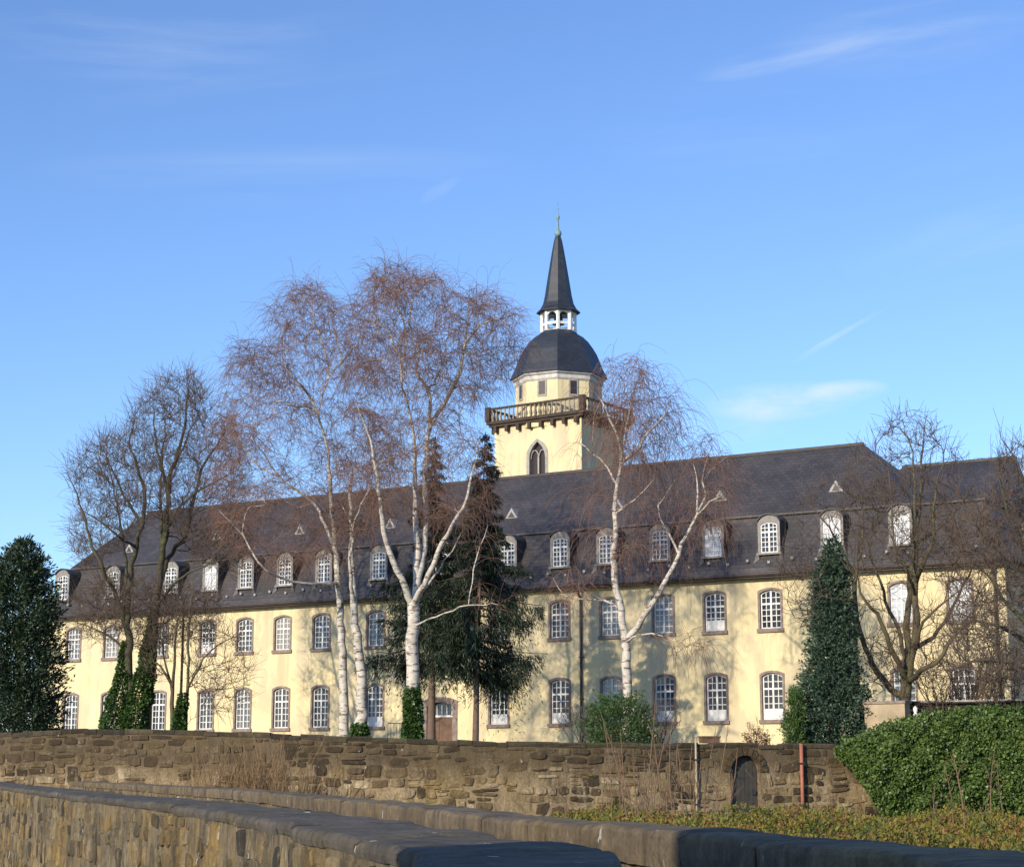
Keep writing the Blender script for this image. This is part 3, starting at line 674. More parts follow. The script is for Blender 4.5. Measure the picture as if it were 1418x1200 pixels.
while t < seglen[-1]-1:
    w = random.uniform(.35, 1.0); V = []; jz = random.uniform(-.035, .02)
    for tt in (t+.006, t+w-.006):
        p, nn = gP(tt), gN(tt); zt = wall_at(tt)[2]
        for off, z_ in ((.03, -.15), (.045, -.05), (.0, 0), (-TH_+.05, 0), (-TH_-.05, -.06), (-TH_-.05, -.15)): q = p+nn*(off+random.uniform(-.02, .02)); V.append((q[0], q[1], zt+z_+jz+random.uniform(-.015, .015)))
    cp.add(V, [(i, 6+i, 6+(i+1) % 6, (i+1) % 6) for i in range(6)] + [(0,1,2,3,4,5), (11,10,9,8,7,6)], 0, random.random())
    t += w
cp.build('coping', m_rubble('coping_stone', (.045, .036, .022), (.075, .058, .036), (.13, .10, .065), (.09, .075, .025), .5, .5), gw, attr='rnd')
dd = MB(); npl = 7
for k in range(npl):                      # planks with an arched top
    x0, x1 = -DWW/2+.02 + (DWW-.04)*k/npl+.006, -DWW/2+.02 + (DWW-.04)*(k+1)/npl-.006; rr = DWW/2-.02
    zt0, zt1 = [dzt-DWW/2 + math.sqrt(max(.0, rr*rr-x*x)) for x in (x0, x1)]
    dd.add([(x0,0,dzb),(x1,0,dzb),(x1,0,zt1),(x0,0,zt0),(x0,.05,dzb),(x1,.05,dzb),(x1,.05,zt1),(x0,.05,zt0)], [(0,1,2,3),(0,3,7,4),(1,5,6,2),(2,6,7,3),(7,6,5,4)])
dxy = gP(tD) - gN(tD)*.2; nn = gN(tD)
door = dd.build('door', M['planks'], gw, loc=(dxy[0], dxy[1], 0)); door.rotation_euler = (0, 0, math.atan2(nn[1], nn[0])+PI/2)
hd = MB(); hd.tube([(.34, -.05, dzb+1.0), (.40, -.07, dzb+1.0), (.40, -.07, dzb+1.12)], .018, 6); hd.box(.33, .42, -.012, 0, dzb+.95, dzb+1.16); hd.build('handle', M['iron'], door)
hg = MB()
for z_ in (dzb+.4, dzb+1.5): hg.box(-.5, .1, -.014, 0, z_, z_+.05)
hg.build('hinge', M['iron'], door)

# near parapets: plan lines through the points seen in the photograph, (px, py, drop below the eye)
def flat(px, py, h): 
    d = ray(px, py); k = -h/d[2]; return np.array([d[0]*k, d[1]*k, EYE-h])
def spline(P, n=10):
    P = np.array(P, float); Q = np.vstack([2*P[0]-P[1], P, 2*P[-1]-P[-2]]); out = []
    for i in range(1, len(Q)-2):
        for t in np.linspace(0, 1, n, endpoint=False):
            out.append(.5*((2*Q[i]) + (-Q[i-1]+Q[i+1])*t + (2*Q[i-1]-5*Q[i]+4*Q[i+1]-Q[i+2])*t*t + (-Q[i-1]+3*Q[i]-3*Q[i+1]+Q[i+2])*t**3))
    out.append(P[-1]); return np.array(out)
def parapet(name, label, left, right, mats, face_cw, face_ch, seed, cop_h=.10, over=.03, slab=(.7, 1.2), stone_proud=.02):
    """left/right: matching top edge polylines (xyz) of the coping; builds coping slabs, rubble faces and core"""
    left, right = np.array(left), np.array(right); org = np.array([*(left[-1]+right[-1])[:2]/2, 0])
    root = empty(name, org, 0, label, 'wall')
    Lf, Rt = left-org, right-org
    tl = np.r_[0, np.cumsum(np.linalg.norm(np.diff((Lf+Rt)/2, axis=0), axis=1))]
    def li(A_, t): return np.array([np.interp(t, tl, A_[:, k]) for k in range(3)])
    core = MB(); rows = []
    for a, b_ in zip(Lf, Rt):
        w_ = (b_-a)[:2]; w_ = w_/np.linalg.norm(w_); l2, r2 = a[:2]+w_*over, b_[:2]-w_*over
        rows.append([(l2[0], l2[1], -.1), (l2[0], l2[1], a[2]-cop_h), (r2[0], r2[1], b_[2]-cop_h), (r2[0], r2[1], -.1)])
    n_ = len(rows); core.add([q for r_ in rows for q in r_], [(i*4+k, (i+1)*4+k, (i+1)*4+(k+1) % 4, i*4+(k+1) % 4) for i in range(n_-1) for k in range(4)] + [(0,1,2,3), ((n_-1)*4+3, (n_-1)*4+2, (n_-1)*4+1, (n_-1)*4)])
    core.at = [.55]*len(core.f); core.build('mortar_core', mats[1], root, attr='rnd')
    sm = MB()
    for A_, B_, sd in ((Lf, Rt, seed), (Rt, Lf, seed+1)):
        cum = np.r_[0, np.cumsum(np.linalg.norm(np.diff(A_[:, :2], axis=0), axis=1))]
        def P(t, A_=A_, B_=B_, cum=cum):
            a = np.array([np.interp(t, cum, A_[:, k]) for k in (0, 1)]); b_ = np.array([np.interp(t, cum, B_[:, k]) for k in (0, 1)])
            return a + (b_-a)/np.linalg.norm(b_-a)*over
        def Nn(t, P=P, A_=A_, B_=B_, cum=cum):
            d = P(t+.05)-P(t-.05); nn = np.array([d[1], -d[0]]); nn /= np.linalg.norm(nn)+1e-9
            a = np.array([np.interp(t, cum, A_[:, k]) for k in (0, 1)]); b_ = np.array([np.interp(t, cum, B_[:, k]) for k in (0, 1)])
            return nn if nn @ (a-b_) > 0 else -nn
        rubble(sm, P, Nn, .05, cum[-1]-.05, lambda t: -.05, lambda t, A_=A_, cum=cum: np.interp(t, cum, A_[:, 2])-cop_h-.01, face_cw, face_ch, stone_proud, None, sd, .008, .12, .05, .85)
    sm.build('stones', mats[0], root, attr='rnd')
    # coping: worn slabs, rough edges, open joints
    cpm = MB(); rs = random.Random(seed); t = 0; T = tl[-1]; nr_ = np.random.default_rng(seed)
    while t < T-.05:
        far_ = li(Lf, t)[1]+org[1]; w_ = min(rs.uniform(*slab), T-t); dz_ = rs.uniform(-.008, .006); st_ = .07 if far_ < 14 else .3; ts = np.linspace(t+.006, t+w_-.006, max(3, int(w_/st_)+1)); rows = []
        for q_, tt in enumerate(ts):
            a, b_ = li(Lf, tt), li(Rt, tt); wv = b_-a; wd = np.linalg.norm(wv[:2]); u_ = wv/wd; en = -.012 if q_ in (0, len(ts)-1) else 0
            sec = [(.004, -cop_h), (-.002, -cop_h*.6), (0, -.022), (.008, -.006), (.022, 0), (wd*.25, .003), (wd*.5, .004), (wd*.75, .003), (wd-.022, 0), (wd-.008, -.006), (wd, -.022), (wd+.002, -cop_h*.6), (wd-.004, -cop_h)]
            k = len(sec); nx_ = nr_.normal(0, .0012, k); nz_ = nr_.normal(0, .0012, k); lf = .005*math.sin(tt*2.3+seed)+.003*math.sin(tt*5.1)
            rows.append([tuple(a + u_*(x_ + nx_[i_] + (lf if x_ < wd/2 else -lf)) + np.array([0, 0, z_ + dz_ + nz_[i_] + (en if 2 < i_ < 10 else 0) + .004*math.sin(tt*5+x_*9)])) for i_, (x_, z_) in enumerate(sec)])
        V = [q for r_ in rows for q in r_]; nr = len(rows)
        cpm.add(V, [(i*k+j, i*k+(j+1) % k, (i+1)*k+(j+1) % k, (i+1)*k+j) for i in range(nr-1) for j in range(k)] + [tuple(range(k)), tuple((nr-1)*k+j for j in range(k-1, -1, -1))], 0, .38+.24*rs.random())
        t += w_
    cpm.build('coping', mats[2], root, attr='rnd')
    return root
M['cop_near'] = m_rubble('slate_coping', (.055, .046, .036), (.105, .088, .066), (.19, .155, .11), (.14, .11, .045), .45, .7, None, .95, .014, 1)
M['cop_far'] = m_rubble('sandstone_coping', (.075, .055, .032), (.19, .14, .08), (.32, .245, .15), (.25, .175, .06), .4, .65, None, .9, .02, .8)
def P3(x, d, h): return (x, d, EYE-h)
L1 = spline([P3(-28.0, 95, .03), P3(-9.0, 32.5, .12), P3(-2.35, 13.0, .185), P3(-.62, 6.75, .20), P3(-.30, 5.45, .20), P3(-.245, 4.9, .20), P3(-.245, 4.1, .20), P3(-.24, 1.3, .20)])
R1 = spline([P3(-27.4, 95.3, .03), P3(-8.45, 32.7, .12), P3(-1.80, 13.2, .185), P3(-.10, 7.0, .20), P3(.20, 5.95, .20), P3(.285, 5.35, .20), P3(.26, 4.1, .20), P3(.25, 1.3, .20)])
parapet('parapet_wall', 'near stone parapet with broad bluish slate coping running back from the shaded corner at bottom centre', L1, R1, (M['rub_near'], M['mortar_near'], M['cop_near']), (.12, .42), (.10, .24), 21, .06, .012, (.6, 1.3), .013)
L2 = spline([P3(-27.5, 102, .03), P3(-6.65, 36, .16), P3(-1.72, 17.6, .19), P3(-.2, 10.2, .2), P3(.62, 6.9, .20), P3(1.0, 5.2, .20), P3(1.03, 4.9, .20), P3(.98, 4.15, .20), P3(.9, 3.0, .20)])
R2 = spline([P3(-27.0, 102.2, .03), P3(-6.2, 36.2, .16), P3(-1.38, 17.7, .19), P3(.12, 10.4, .2), P3(.96, 6.9, .20), P3(1.30, 5.6, .20), P3(1.36, 5.2, .20), P3(1.34, 4.2, .20), P3(1.25, 3.0, .20)])
parapet('parapet_wall', 'second brown parapet wall behind the slate-coped one, its right end in dark shadow', L2, R2, (M['cop_far'], M['mortar_near'], M['cop_far']), (.3, .8), (.2, .35), 31, .14)
# unseen building added behind the viewpoint to shadow the right ends of both parapets
hs = empty('shadow_caster', (-3.9, -1.2, 0), math.atan2(-SH.x, SH.y) , 'unseen building added beside the viewpoint to cast a shadow on the parapets', 'shadow_caster')
ca = np.array([-4.42, .05])               # its shadow-casting corner
hs.location = (ca[0], ca[1], 0); hs.rotation_euler = (0, 0, math.atan2(.586*-1, .81))
h_ = MB(); h_.box(0, 9, -7, 0, 0, 4.6); h_.build('wall', M['stucco'], hs)
h_ = MB(); h_.add([(-.0,-7.3,4.6),(9.3,-7.3,4.6),(9.3,-3.5,7.4),(0,-3.5,7.4),(0,.0,4.6),(9.3,.0,4.6)], [(0,1,2,3),(3,2,5,4),(0,3,4),(1,5,2),(0,4,5,1)]); h_.build('roof', M['slate'], hs)
#VEG
# ------------------------------------------------------------------ bare trees
def inpoly(poly, n, rs):
    poly = np.array(poly, float); lo, hi = poly.min(0), poly.max(0); out = []
    while len(out) < n:
        p = rs.uniform(lo, hi); x, y = p; ins = False; j = len(poly)-1
        for i in range(len(poly)):
            if (poly[i, 1] > y) != (poly[j, 1] > y) and x < (poly[j, 0]-poly[i, 0])*(y-poly[i, 1])/(poly[j, 1]-poly[i, 1])+poly[i, 0]: ins = not ins
            j = i
        if ins: out.append(p)
    return np.array(out)
BX, BY = UX, VX
def grow(name, label, D, limbs, crowns, mats, group=None, cat='tree', seed=1, tip=.006, expo=.42, twig=None, loc_px=None, thr=.045, step=.38, back=1.2, wig=.05):
    """limbs: ([(px,py,dd)...], r0, r1) traced limbs; crowns: (polygon px, count, depth half range); every crown point becomes a branch end that grows from the nearest limb"""
    rs = np.random.default_rng(seed)
    pos, par, rmin, dirs = [], [], [], []
    def addchain(P, p, r):
        for k in range(len(P)):
            d = P[k] - (pos[p] if p >= 0 else P[k]-np.array([0, 0, 1.])); d = d/(np.linalg.norm(d)+1e-9)
            pos.append(P[k]); par.append(p); rmin.append(r[k]); dirs.append(d); p = len(pos)-1
        return p
    for li_, (pts, r0, r1) in enumerate(limbs):
        Q = np.array([at(p[0], p[1], D + (p[2] if len(p) > 2 else 0)) for p in pts])
        if li_ == 0 or py_is_ground(Q[0]):
            if pts[0][1] > 990 or li_ == 0: Q[0][2] = ground_z(Q[0][0], Q[0][1]) - .15
        C = spline(Q, 8); sl_ = np.r_[0, np.cumsum(np.linalg.norm(np.diff(C, axis=0), axis=1))]
        n_ = max(3, int(sl_[-1]/step)); tt = np.linspace(0, sl_[-1], n_)
        C = np.stack([np.interp(tt, sl_, C[:, k]) for k in range(3)], 1); C[1:] += rs.normal(0, wig, (n_-1, 3))*np.array([.6, 1, .4])
        rad = np.linspace(1, 0, n_)**.85*(r0-min(r1, .012)) + min(r1, .012) if li_ else np.linspace(r0, r1, n_)
        if li_ == 0 or (pts[0][1] > 990 and r0 > .02): addchain(C, -1, rad)
        else:
            d2 = np.linalg.norm(np.array(pos)-C[0], axis=1); j = int(d2.argmin())
            C[1:] += (pos[j]-C[0])*np.exp(-np.arange(1, n_)/4)[:, None]
            addchain(C[1:], j, rad[1:])
    nl = len(pos)
    A_ = []
    for poly, cnt, dr_ in crowns:
        q = inpoly(poly, cnt, rs); cx = q[:, 0].mean(); hw = np.ptp(q[:, 0])/2+1
        for (x, y) in q:
            sp_ = dr_*math.sqrt(max(.08, 1-((x-cx)/hw)**2)); A_.append(at(x, y, D + rs.uniform(-sp_, sp_)))
    A_ = np.array(A_)
    if len(A_):
        P0 = np.array(pos); dist = np.array([np.linalg.norm(P0-a, axis=1).min() for a in A_]); order = np.argsort(dist + rs.uniform(0, .4, len(A_)))
        for ia in order:
            a = A_[ia]; P = np.array(pos); v = a - P; d = np.linalg.norm(v, axis=1)+1e-6
            cosv = (v*np.array(dirs)).sum(1)/d
            cost = d*(1 + back*np.clip(.55-cosv, 0, None)) + (P[:, 2] > a[2]+.5)*1.2
            j = int(cost.argmin()); dj = d[j]
            if dj < .2: continue
            n_ = max(2, int(dj/step)+1); t_ = np.linspace(0, 1, n_+1)[1:, None]
            c = P[j] + (np.array(dirs[j])*.45 + v[j]/dj*.3 + np.array([0, 0, .18]))*dj*.5
            C = (1-t_)**2*P[j] + 2*t_*(1-t_)*c + t_*t_*a
            C[:-1] += rs.normal(0, wig*.9, (n_-1, 3)) if n_ > 1 else 0
            addchain(C, j, np.full(n_, tip))
    pos = np.array(pos); par = np.array(par); n_ = len(pos); cnt = np.zeros(n_); kids = [[] for _ in range(n_)]
    for i in range(n_):
        if par[i] >= 0: kids[par[i]].append(i)
    for i in range(n_-1, -1, -1):
        if not kids[i]: cnt[i] += 1
        if par[i] >= 0: cnt[par[i]] += cnt[i]
    rad = np.maximum(tip*cnt**expo, np.array(rmin))
    for i in range(1, n_):
        if par[i] >= 0: rad[i] = min(rad[i], max(rad[par[i]]*.995, tip))
    groups = {'trunk': [], 'branches': []}
    starts = [i for i in range(n_) if par[i] < 0]; stack = [(i, -1) for i in starts]
    while stack:
        i, p = stack.pop(); ch = ([p] if p >= 0 else []) + [i]
        while kids[i]:
            ks = sorted(kids[i], key=lambda q: -rad[q])
            for q in ks[1:]: stack.append((q, i))
            i = ks[0]; ch.append(i)
        if len(ch) < 2: continue
        r = rad[ch].copy()
        if p >= 0: r[0] = min(r[0], r[1]*1.15)
        # split where it gets thin
        groups['trunk' if r[min(1, len(r)-1)] > thr else 'branches'].append((pos[ch], r))
    base = pos[0].copy(); base[2] += .15
    if loc_px is not None: base = np.array(loc_px)
    root = empty(name, base, 0, label, cat, group)
    for part, chs in groups.items():
        Vs, Fs, Rs, o = [], [], [], 0
        for P, r in chs:
            seg = 9 if r.max() > .09 else (6 if r.max() > .03 else 4)
            V, Fq = tube_arr(P-base, r, seg); Vs.append(V); Fs.append(Fq+o); Rs.append(np.repeat(r, seg)); o += len(V)
        if Vs: obj(part, np_mesh(part, np.concatenate(Vs), np.concatenate(Fs), mats[0], True, {'rad': np.concatenate(Rs)}), root)
    if twig:
        th = np.where(rad < twig.get('maxr', .03))[0]; th = th[th >= (nl if twig.get('crown_only', False) else 0)]
        th = th[pos[th, 2] > base[2] + twig.get('zmin', 1.5)]
        k = np.repeat(th, twig['per']); m_ = len(k); ns = twig.get('seg', 4)
        dvec = np.array(dirs)[k]*twig.get('along', .5) + rs.normal(0, 1, (m_, 3))*twig.get('spread', .6) + np.array([0, 0, twig.get('up', .1)])
        dvec /= np.linalg.norm(dvec, axis=1, keepdims=True)
        ln = rs.uniform(*twig['len'], m_)/ns * np.where(rs.random(m_) < .25, .5, 1); P = pos[k] - base; pts = [P]
        for s_ in range(ns):
            dvec = dvec + rs.normal(0, .16, (m_, 3)) + np.array([0, 0, -twig.get('droop', 0)]); dvec /= np.linalg.norm(dvec, axis=1, keepdims=True)
            P = P + dvec*ln[:, None]; pts.append(P)
        pts = np.stack(pts, 1)                                           # m, ns+1, 3
        T = np.gradient(pts, axis=1); T /= np.linalg.norm(T, axis=2, keepdims=True)+1e-9
        rv = rs.normal(0, 1, (m_, 1, 3)); X = np.cross(T, rv); X /= np.linalg.norm(X, axis=2, keepdims=True)+1e-9; Y = np.cross(T, X)
        rr = np.linspace(twig.get('r', .0075), twig.get('r', .0075)*.6, ns+1)[None, :, None, None]; an = np.array([0, 2*PI/3, 4*PI/3])
        V = pts[:, :, None] + rr*(np.cos(an)[None, None, :, None]*X[:, :, None] + np.sin(an)[None, None, :, None]*Y[:, :, None])
        V = V.reshape(-1, 3); i0 = (np.arange(m_)[:, None, None]*(ns+1) + np.arange(ns)[None, :, None])*3; q = np.arange(3)[None, None]; q2 = (q+1) % 3
        Fq = np.stack([i0+q, i0+q2, i0+3+q2, i0+3+q], -1).reshape(-1, 4)
        obj('twigs', np_mesh('twigs', V, Fq, mats[1], False), root)
    return root
def py_is_ground(p): return False
M['birch'] = m_bark('birch_bark', (.68, .62, .53), (.20, .125, .10), (.15, .11, .08), None, (.007, .017), .52)
M['birch_twig'] = simple('birch_twigs', (.215, .12, .085), .8, .3, .3)
M['bark'] = m_bark('grey_green_bark', (.085, .07, .05), (.095, .07, .052), None, (.075, .08, .035))
M['twig'] = simple('brown_twigs', (.125, .085, .06), .8, .25, .3)
M['bark_olive'] = m_bark('olive_bark', (.115, .092, .055), (.11, .08, .052), None, (.11, .10, .042))  # slightly lighter, olive-toned bark
BT = dict(per=5, len=(.6, 1.7), droop=.34, up=.3, spread=.6, along=.55, r=.0068, seg=5, maxr=.024, zmin=3)

grow('birch_tree', 'tall twin-stemmed white birch standing left of the ivy-wrapped birch and the dark spruces', 76,
  [([(498,1022),(500,950),(494,870),(489,820),(488,760),(485,700),(487,650)], .26, .05),
   ([(477,1022,.6),(475,940,.6),(471,850,.5),(467,800,.3),(463,740,.2),(456,660),(452,620),(441,570),(452,536)], .21, .10),
   ([(452,536),(457,521),(467,507),(474,500),(462,450,1),(466,425,1)], .09, .03),
   ([(441,570),(430,546),(412,528,-1),(400,516,-1)], .10, .04), ([(446,515),(447,500),(441,470),(435,455),(428,420)], .08, .02),
   ([(443,574),(430,566),(418,563,-1),(404,562,-2),(375,550,-2)], .07, .03),
   ([(467,812),(440,812,-1),(397,803,-2),(365,787,-3),(340,748,-3),(303,705,-4)], .075, .03),
   ([(460,760),(436,702,1),(412,680,1),(388,662,2),(362,625,2),(345,600,2)], .08, .03), ([(388,662,2),(350,640,3),(320,590,3)], .05, .02),
   ([(483,838),(482,780,-1),(489,737,-1),(476,705,-1),(470,690,-1)], .09, .04), ([(489,737,-1),(505,690,-2),(540,640,-2)], .05, .02),
   ([(472,500),(490,480,1),(515,468,1)], .05, .02)],
  [([(290,700),(285,600),(320,560),(305,530),(330,465),(372,468),(380,400),(430,385),(470,420),(480,440),(530,470),(520,560),(530,640),(520,720),(440,780),(370,790),(320,750)], 640, 4.2),
   ([(370,430),(390,392),(440,395),(470,430),(440,470),(390,470)], 45, 2), ([(325,480),(345,462),(400,480),(400,540),(330,530)], 50, 2), ([(440,620),(560,560),(560,720),(470,760)], 110, 3)],
  (M['birch'], M['birch_twig']), 'white birches in front of the building', seed=3, thr=.05, twig=BT)
grow('birch_tree', 'tallest white birch, forking low above an ivy-wrapped trunk, its crown left of the tower', 72,
  [([(574,1025),(573,960),(570,900),(574,860),(573,838)], .27, .24),
   ([(573,840),(556,800,-.5),(539,765,-.8),(531,735,-1),(527,692,-1),(520,643,-1.5),(511,601,-1.5),(492,555,-2)], .14, .04),
   ([(575,835),(578,790,.5),(577,740,.8),(574,690,.8),(574,640,.5),(573,600),(567,570),(558,536,-.5)], .17, .11),
   ([(558,536,-.5),(557,496,-.5),(546,485,-.5),(540,460),(527,450)], .07, .03), ([(558,540,-.5),(559,500,1),(562,470,1),(558,440,1),(548,425,1),(545,400,1),(530,385,1)], .09, .025),
   ([(579,805),(590,740,1),(589,680,1.5),(591,615,1.5),(596,587,1.5),(594,544,1),(585,528,1),(577,519,1),(579,487,1),(570,455,1.5),(568,420,1.5),(590,390,1.5)], .14, .025),
   ([(597,592,1.5),(606,573,1.5),(619,553,1.5),(634,525,1),(639,507,1),(643,480,1),(646,462,1),(650,425,1),(655,405,1)], .12, .03),
   ([(643,475,1),(655,460),(670,448,0),(690,440,-1),(705,450,-1)], .06, .02),
   ([(577,830),(590,805,-1),(613,751,-1.5),(630,722,-2),(642,702,-2),(650,670,-2),(660,630,-2),(664,600,-2)], .13, .03),
   ([(578,833),(595,808,1.5),(613,782,2),(628,760,2),(640,735,2)], .07, .03),
   ([(580,860),(596,855,-1),(620,846,-2),(642,837,-3),(665,836,-3),(690,836,-4)], .045, .02), ([(645,836,-3),(650,815,-3),(659,765,-3),(670,740,-3),(677,728,-3)], .04, .02),
   ([(594,544,1),(604,530,2.5),(618,490,3),(622,450,3)], .06, .02)],
  [([(470,455),(490,410),(520,372),(560,364),(600,380),(640,390),(690,400),(722,430),(724,490),(700,530),(660,560),(640,580),(560,560),(490,520)], 520, 4),
   ([(480,560),(540,560),(640,580),(680,620),(680,700),(640,730),(560,720),(500,690)], 230, 3.5), ([(520,372),(560,364),(600,400),(560,430),(510,420)], 60, 2)],
  (M['birch'], M['birch_twig']), 'white birches in front of the building', seed=5, twig=BT)
BTW = dict(BT, len=(.9, 2.3), droop=.55, per=4)
grow('birch_tree', 'weeping white birch right of the tower, forking at window height above the round green shrub', 70,
  [([(868,1024),(868,960),(867,900),(866,888)], .2, .17),
   ([(866,890),(858,840),(851,790),(850,740),(851,712),(854,676),(858,653),(862,622),(868,590,.5),(875,551,.5),(884,523,.5)], .15, .03),
   ([(861,625),(853,598,-.5),(845,582,-.5),(833,556,-1),(822,540,-1)], .07, .03), ([(834,556,-1),(823,582,1),(819,623,1)], .03, .02),
   ([(854,672),(840,648,1),(823,629,1),(800,610,1.5)], .06, .03), ([(860,634),(874,624),(888,616,-1),(899,597,-1),(919,575,-1.5),(928,555,-1.5)], .08, .03),
   ([(866,892),(885,865,-.5),(905,835,-1),(925,803,-1),(940,765,-1),(955,735,-1),(967,712,-1),(966,690,-1),(965,665,-1),(961,640,-1)], .13, .04),
   ([(967,714,-1),(976,692),(979,681,.5),(973,662,.5),(985,620,.5)], .06, .02), ([(973,664,.5),(990,645,1),(1005,632,1)], .04, .02), ([(968,712,-1),(985,695,-2),(1003,686,-2)], .04, .02),
   ([(940,762,-1),(928,738,0),(912,705,.5),(921,688,.5),(938,660,.5)], .05, .02),
   ([(852,710),(864,702),(880,690,-1),(905,665,-1)], .05, .02),
   ([(858,845),(840,834,.5),(812,830,1),(780,826,1.5),(765,800,1.5)], .05, .02), ([(868,895),(882,886,-1),(900,880,-1.5),(935,884,-2)], .05, .015)],
  [([(825,505),(860,488),(900,503),(940,540),(950,590),(930,640),(900,650),(845,640),(825,590)], 180, 3),
   ([(800,620),(860,640),(960,650),(980,720),(960,790),(900,790),(840,800),(790,730)], 65, 3), ([(958,612),(985,590),(1010,612),(1012,690),(990,740),(950,710)], 60, 2),
   ([(775,780),(840,810),(830,840),(780,840)], 12, 1), ([(880,870),(960,870),(1000,900),(900,910)], 10, 1.5)],
  (M['birch'], M['birch_twig']), 'white birches in front of the building', seed=8, twig=BTW)
LT = dict(per=3, len=(.5, 1.3), droop=-.05, up=.4, spread=.5, along=.6, r=.009, seg=4, maxr=.026, zmin=1.5)
grow('bare_tree', 'large dark bare tree at the left with two ivy-clad trunks and a broad rounded crown', 84,
  [([(197,1015),(205,940),(213,860),(217,820),(224,775),(228,740),(233,706),(234,664),(243,638),(255,593),(261,536)], .30, .03),
   ([(176,1015,-.5),(178,940,-.5),(177,870,-.5),(178,810,-.5),(190,750,-.5),(199,721,-.5),(200,678,-.5),(190,650,-1),(180,610,-1),(188,580)], .22, .03),
   ([(217,822),(232,775,1),(252,748,1.5),(261,726,1.5),(269,690,2),(276,664,2),(280,644,2),(298,620,2),(315,590)], .14, .03),
   ([(228,740),(238,715,-1.5),(260,690,-2),(290,670,-2),(330,650,-2)], .09, .02), ([(233,680),(222,640,1),(215,600,1),(212,560,1)], .09, .02),
   ([(178,865,-.5),(160,820,-1),(142,785,-2),(125,745,-2),(108,690,-2),(92,650,-2)], .12, .02), ([(178,905,-.5),(150,880,0),(125,868,1),(105,862,1)], .07, .02),
   ([(199,725,-.5),(180,700,1),(160,660,1),(140,620,1)], .09, .02), ([(215,835),(250,800,-2),(290,780,-3),(330,770,-3)], .09, .02), ([(226,760),(222,700,1.5),(224,640,2),(230,570,2)], .10, .02), ([(178,830,-.5),(172,760,1),(162,700,1.5),(150,640,2)], .10, .02), ([(243,640),(262,600,-1),(280,560,-1)], .06, .02),
   ([(190,755,-.5),(165,740,-1.5),(130,715,-2),(105,700,-2)], .07, .02)],
  [([(88,650),(120,615),(165,598),(185,555),(222,525),(262,512),(300,560),(335,600),(345,660),(335,710),(350,750),(330,800),(280,790),(220,720),(160,760),(120,800),(95,745),(105,700)], 1500, 4.5),
   ([(95,830),(150,800),(250,810),(320,830),(290,880),(200,900),(110,885)], 520, 3.5)],
  (M['bark'], M['twig']), 'bare winter trees', seed=13, twig=dict(LT, per=3, r=.0085), expo=.40, tip=.0075)
grow('small_bare_tree', 'low multi-stemmed bare tree right of the ivy-clad trunks', 82,
  [([(258,1018),(259,960),(261,900),(262,850),(268,820)], .10, .03), ([(238,1018,.5),(239,970,.5),(236,945,.5),(224,925,.5),(205,908,1)], .13, .03),
   ([(238,960,.5),(241,920,0),(243,880),(250,845),(256,825)], .08, .02), ([(259,950),(280,915,-1),(305,890,-1),(330,880,-1)], .06, .02), ([(237,946,.5),(225,900,1),(222,870,1),(235,840,1)], .06, .02)],
  [([(195,915),(205,860),(245,830),(290,855),(330,880),(348,925),(340,985),(290,995),(245,900),(215,950)], 260, 2.5)],
  (M['bark_olive'], M['twig']), 'bare winter trees', seed=17, twig=dict(LT, per=2, zmin=.8), tip=.007)
grow('bare_tree', 'vase-shaped bare tree with upswept limbs in front of the right end of the building', 67,
  [([(1246,1030),(1248,1000),(1253,965),(1255,945)], .27, .2),
   ([(1256,946),(1262,905),(1269,874),(1268,820),(1267,762),(1266,691),(1266,640),(1259,610)], .16, .03),
   ([(1254,950),(1255,905,.6),(1256,870,.6),(1260,810,.8),(1270,740,1),(1275,680,1),(1277,620,1),(1282,580,1)], .15, .025),
   ([(1254,948),(1244,920,-.6),(1234,900,-.8),(1222,866,-1),(1216,852,-1),(1200,835,-1.5),(1190,818,-1.5),(1180,770,-1.5)], .12, .03),
   ([(1250,972),(1234,962,.5),(1218,938,1),(1209,922,1),(1195,891,1.5),(1187,856,1.5),(1184,810,1.5),(1196,732,1.5),(1193,690,1.5)], .13, .03),
   ([(1255,930),(1247,890,1.5),(1242,866,1.5),(1230,840,2),(1222,818,2),(1213,790,2),(1205,760,2),(1212,700,2)], .10, .025),
   ([(1262,905),(1278,865,-1),(1290,850,-1),(1312,832,-1.5),(1330,815,-1.5)], .08, .03),
   ([(1258,940),(1280,925,-1.5),(1302,912,-2),(1322,876,-2),(1345,860,-2),(1385,868,-2.5),(1425,890,-2.5)], .11, .04),
   ([(1268,800),(1280,770,-1),(1293,745,-1),(1293,690,-1),(1301,655,-1),(1311,612,-1)], .09, .025),
   ([(1268,830),(1255,790,-1.5),(1240,760,-1.5),(1235,700,-1.5),(1232,640,-1.5)], .07, .02), ([(1188,856,1.5),(1160,825,1),(1120,800,1),(1085,792,1)], .05, .015), ([(1190,880,1.5),(1150,850,.5),(1110,845,0)], .04, .015), ([(1184,800,1.5),(1150,740,.5),(1120,690,0)], .06, .015), ([(1275,760,1),(1320,720,1.5),(1350,670,1.5)], .07, .015), ([(1262,900),(1300,870,1),(1340,800,1.5),(1365,740,1.5)], .09, .02)],
  [([(1150,720),(1165,660),(1190,610),(1215,620),(1228,585),(1245,568),(1280,565),(1310,600),(1335,625),(1350,690),(1350,760),(1320,820),(1260,780),(1200,790)], 480, 3.5),
   ([(1070,785),(1130,780),(1180,810),(1175,880),(1110,880),(1080,830)], 90, 2), ([(1190,880),(1300,850),(1330,900),(1290,950),(1200,960)], 150, 3), ([(1070,700),(1160,660),(1330,680),(1400,760),(1390,880),(1320,900),(1180,850),(1080,800)], 230, 3.5)],
  (M['bark_olive'], M['twig']), 'bare winter trees', seed=19, twig=dict(LT, per=2, len=(.4, 1.0), zmin=2), tip=.008)
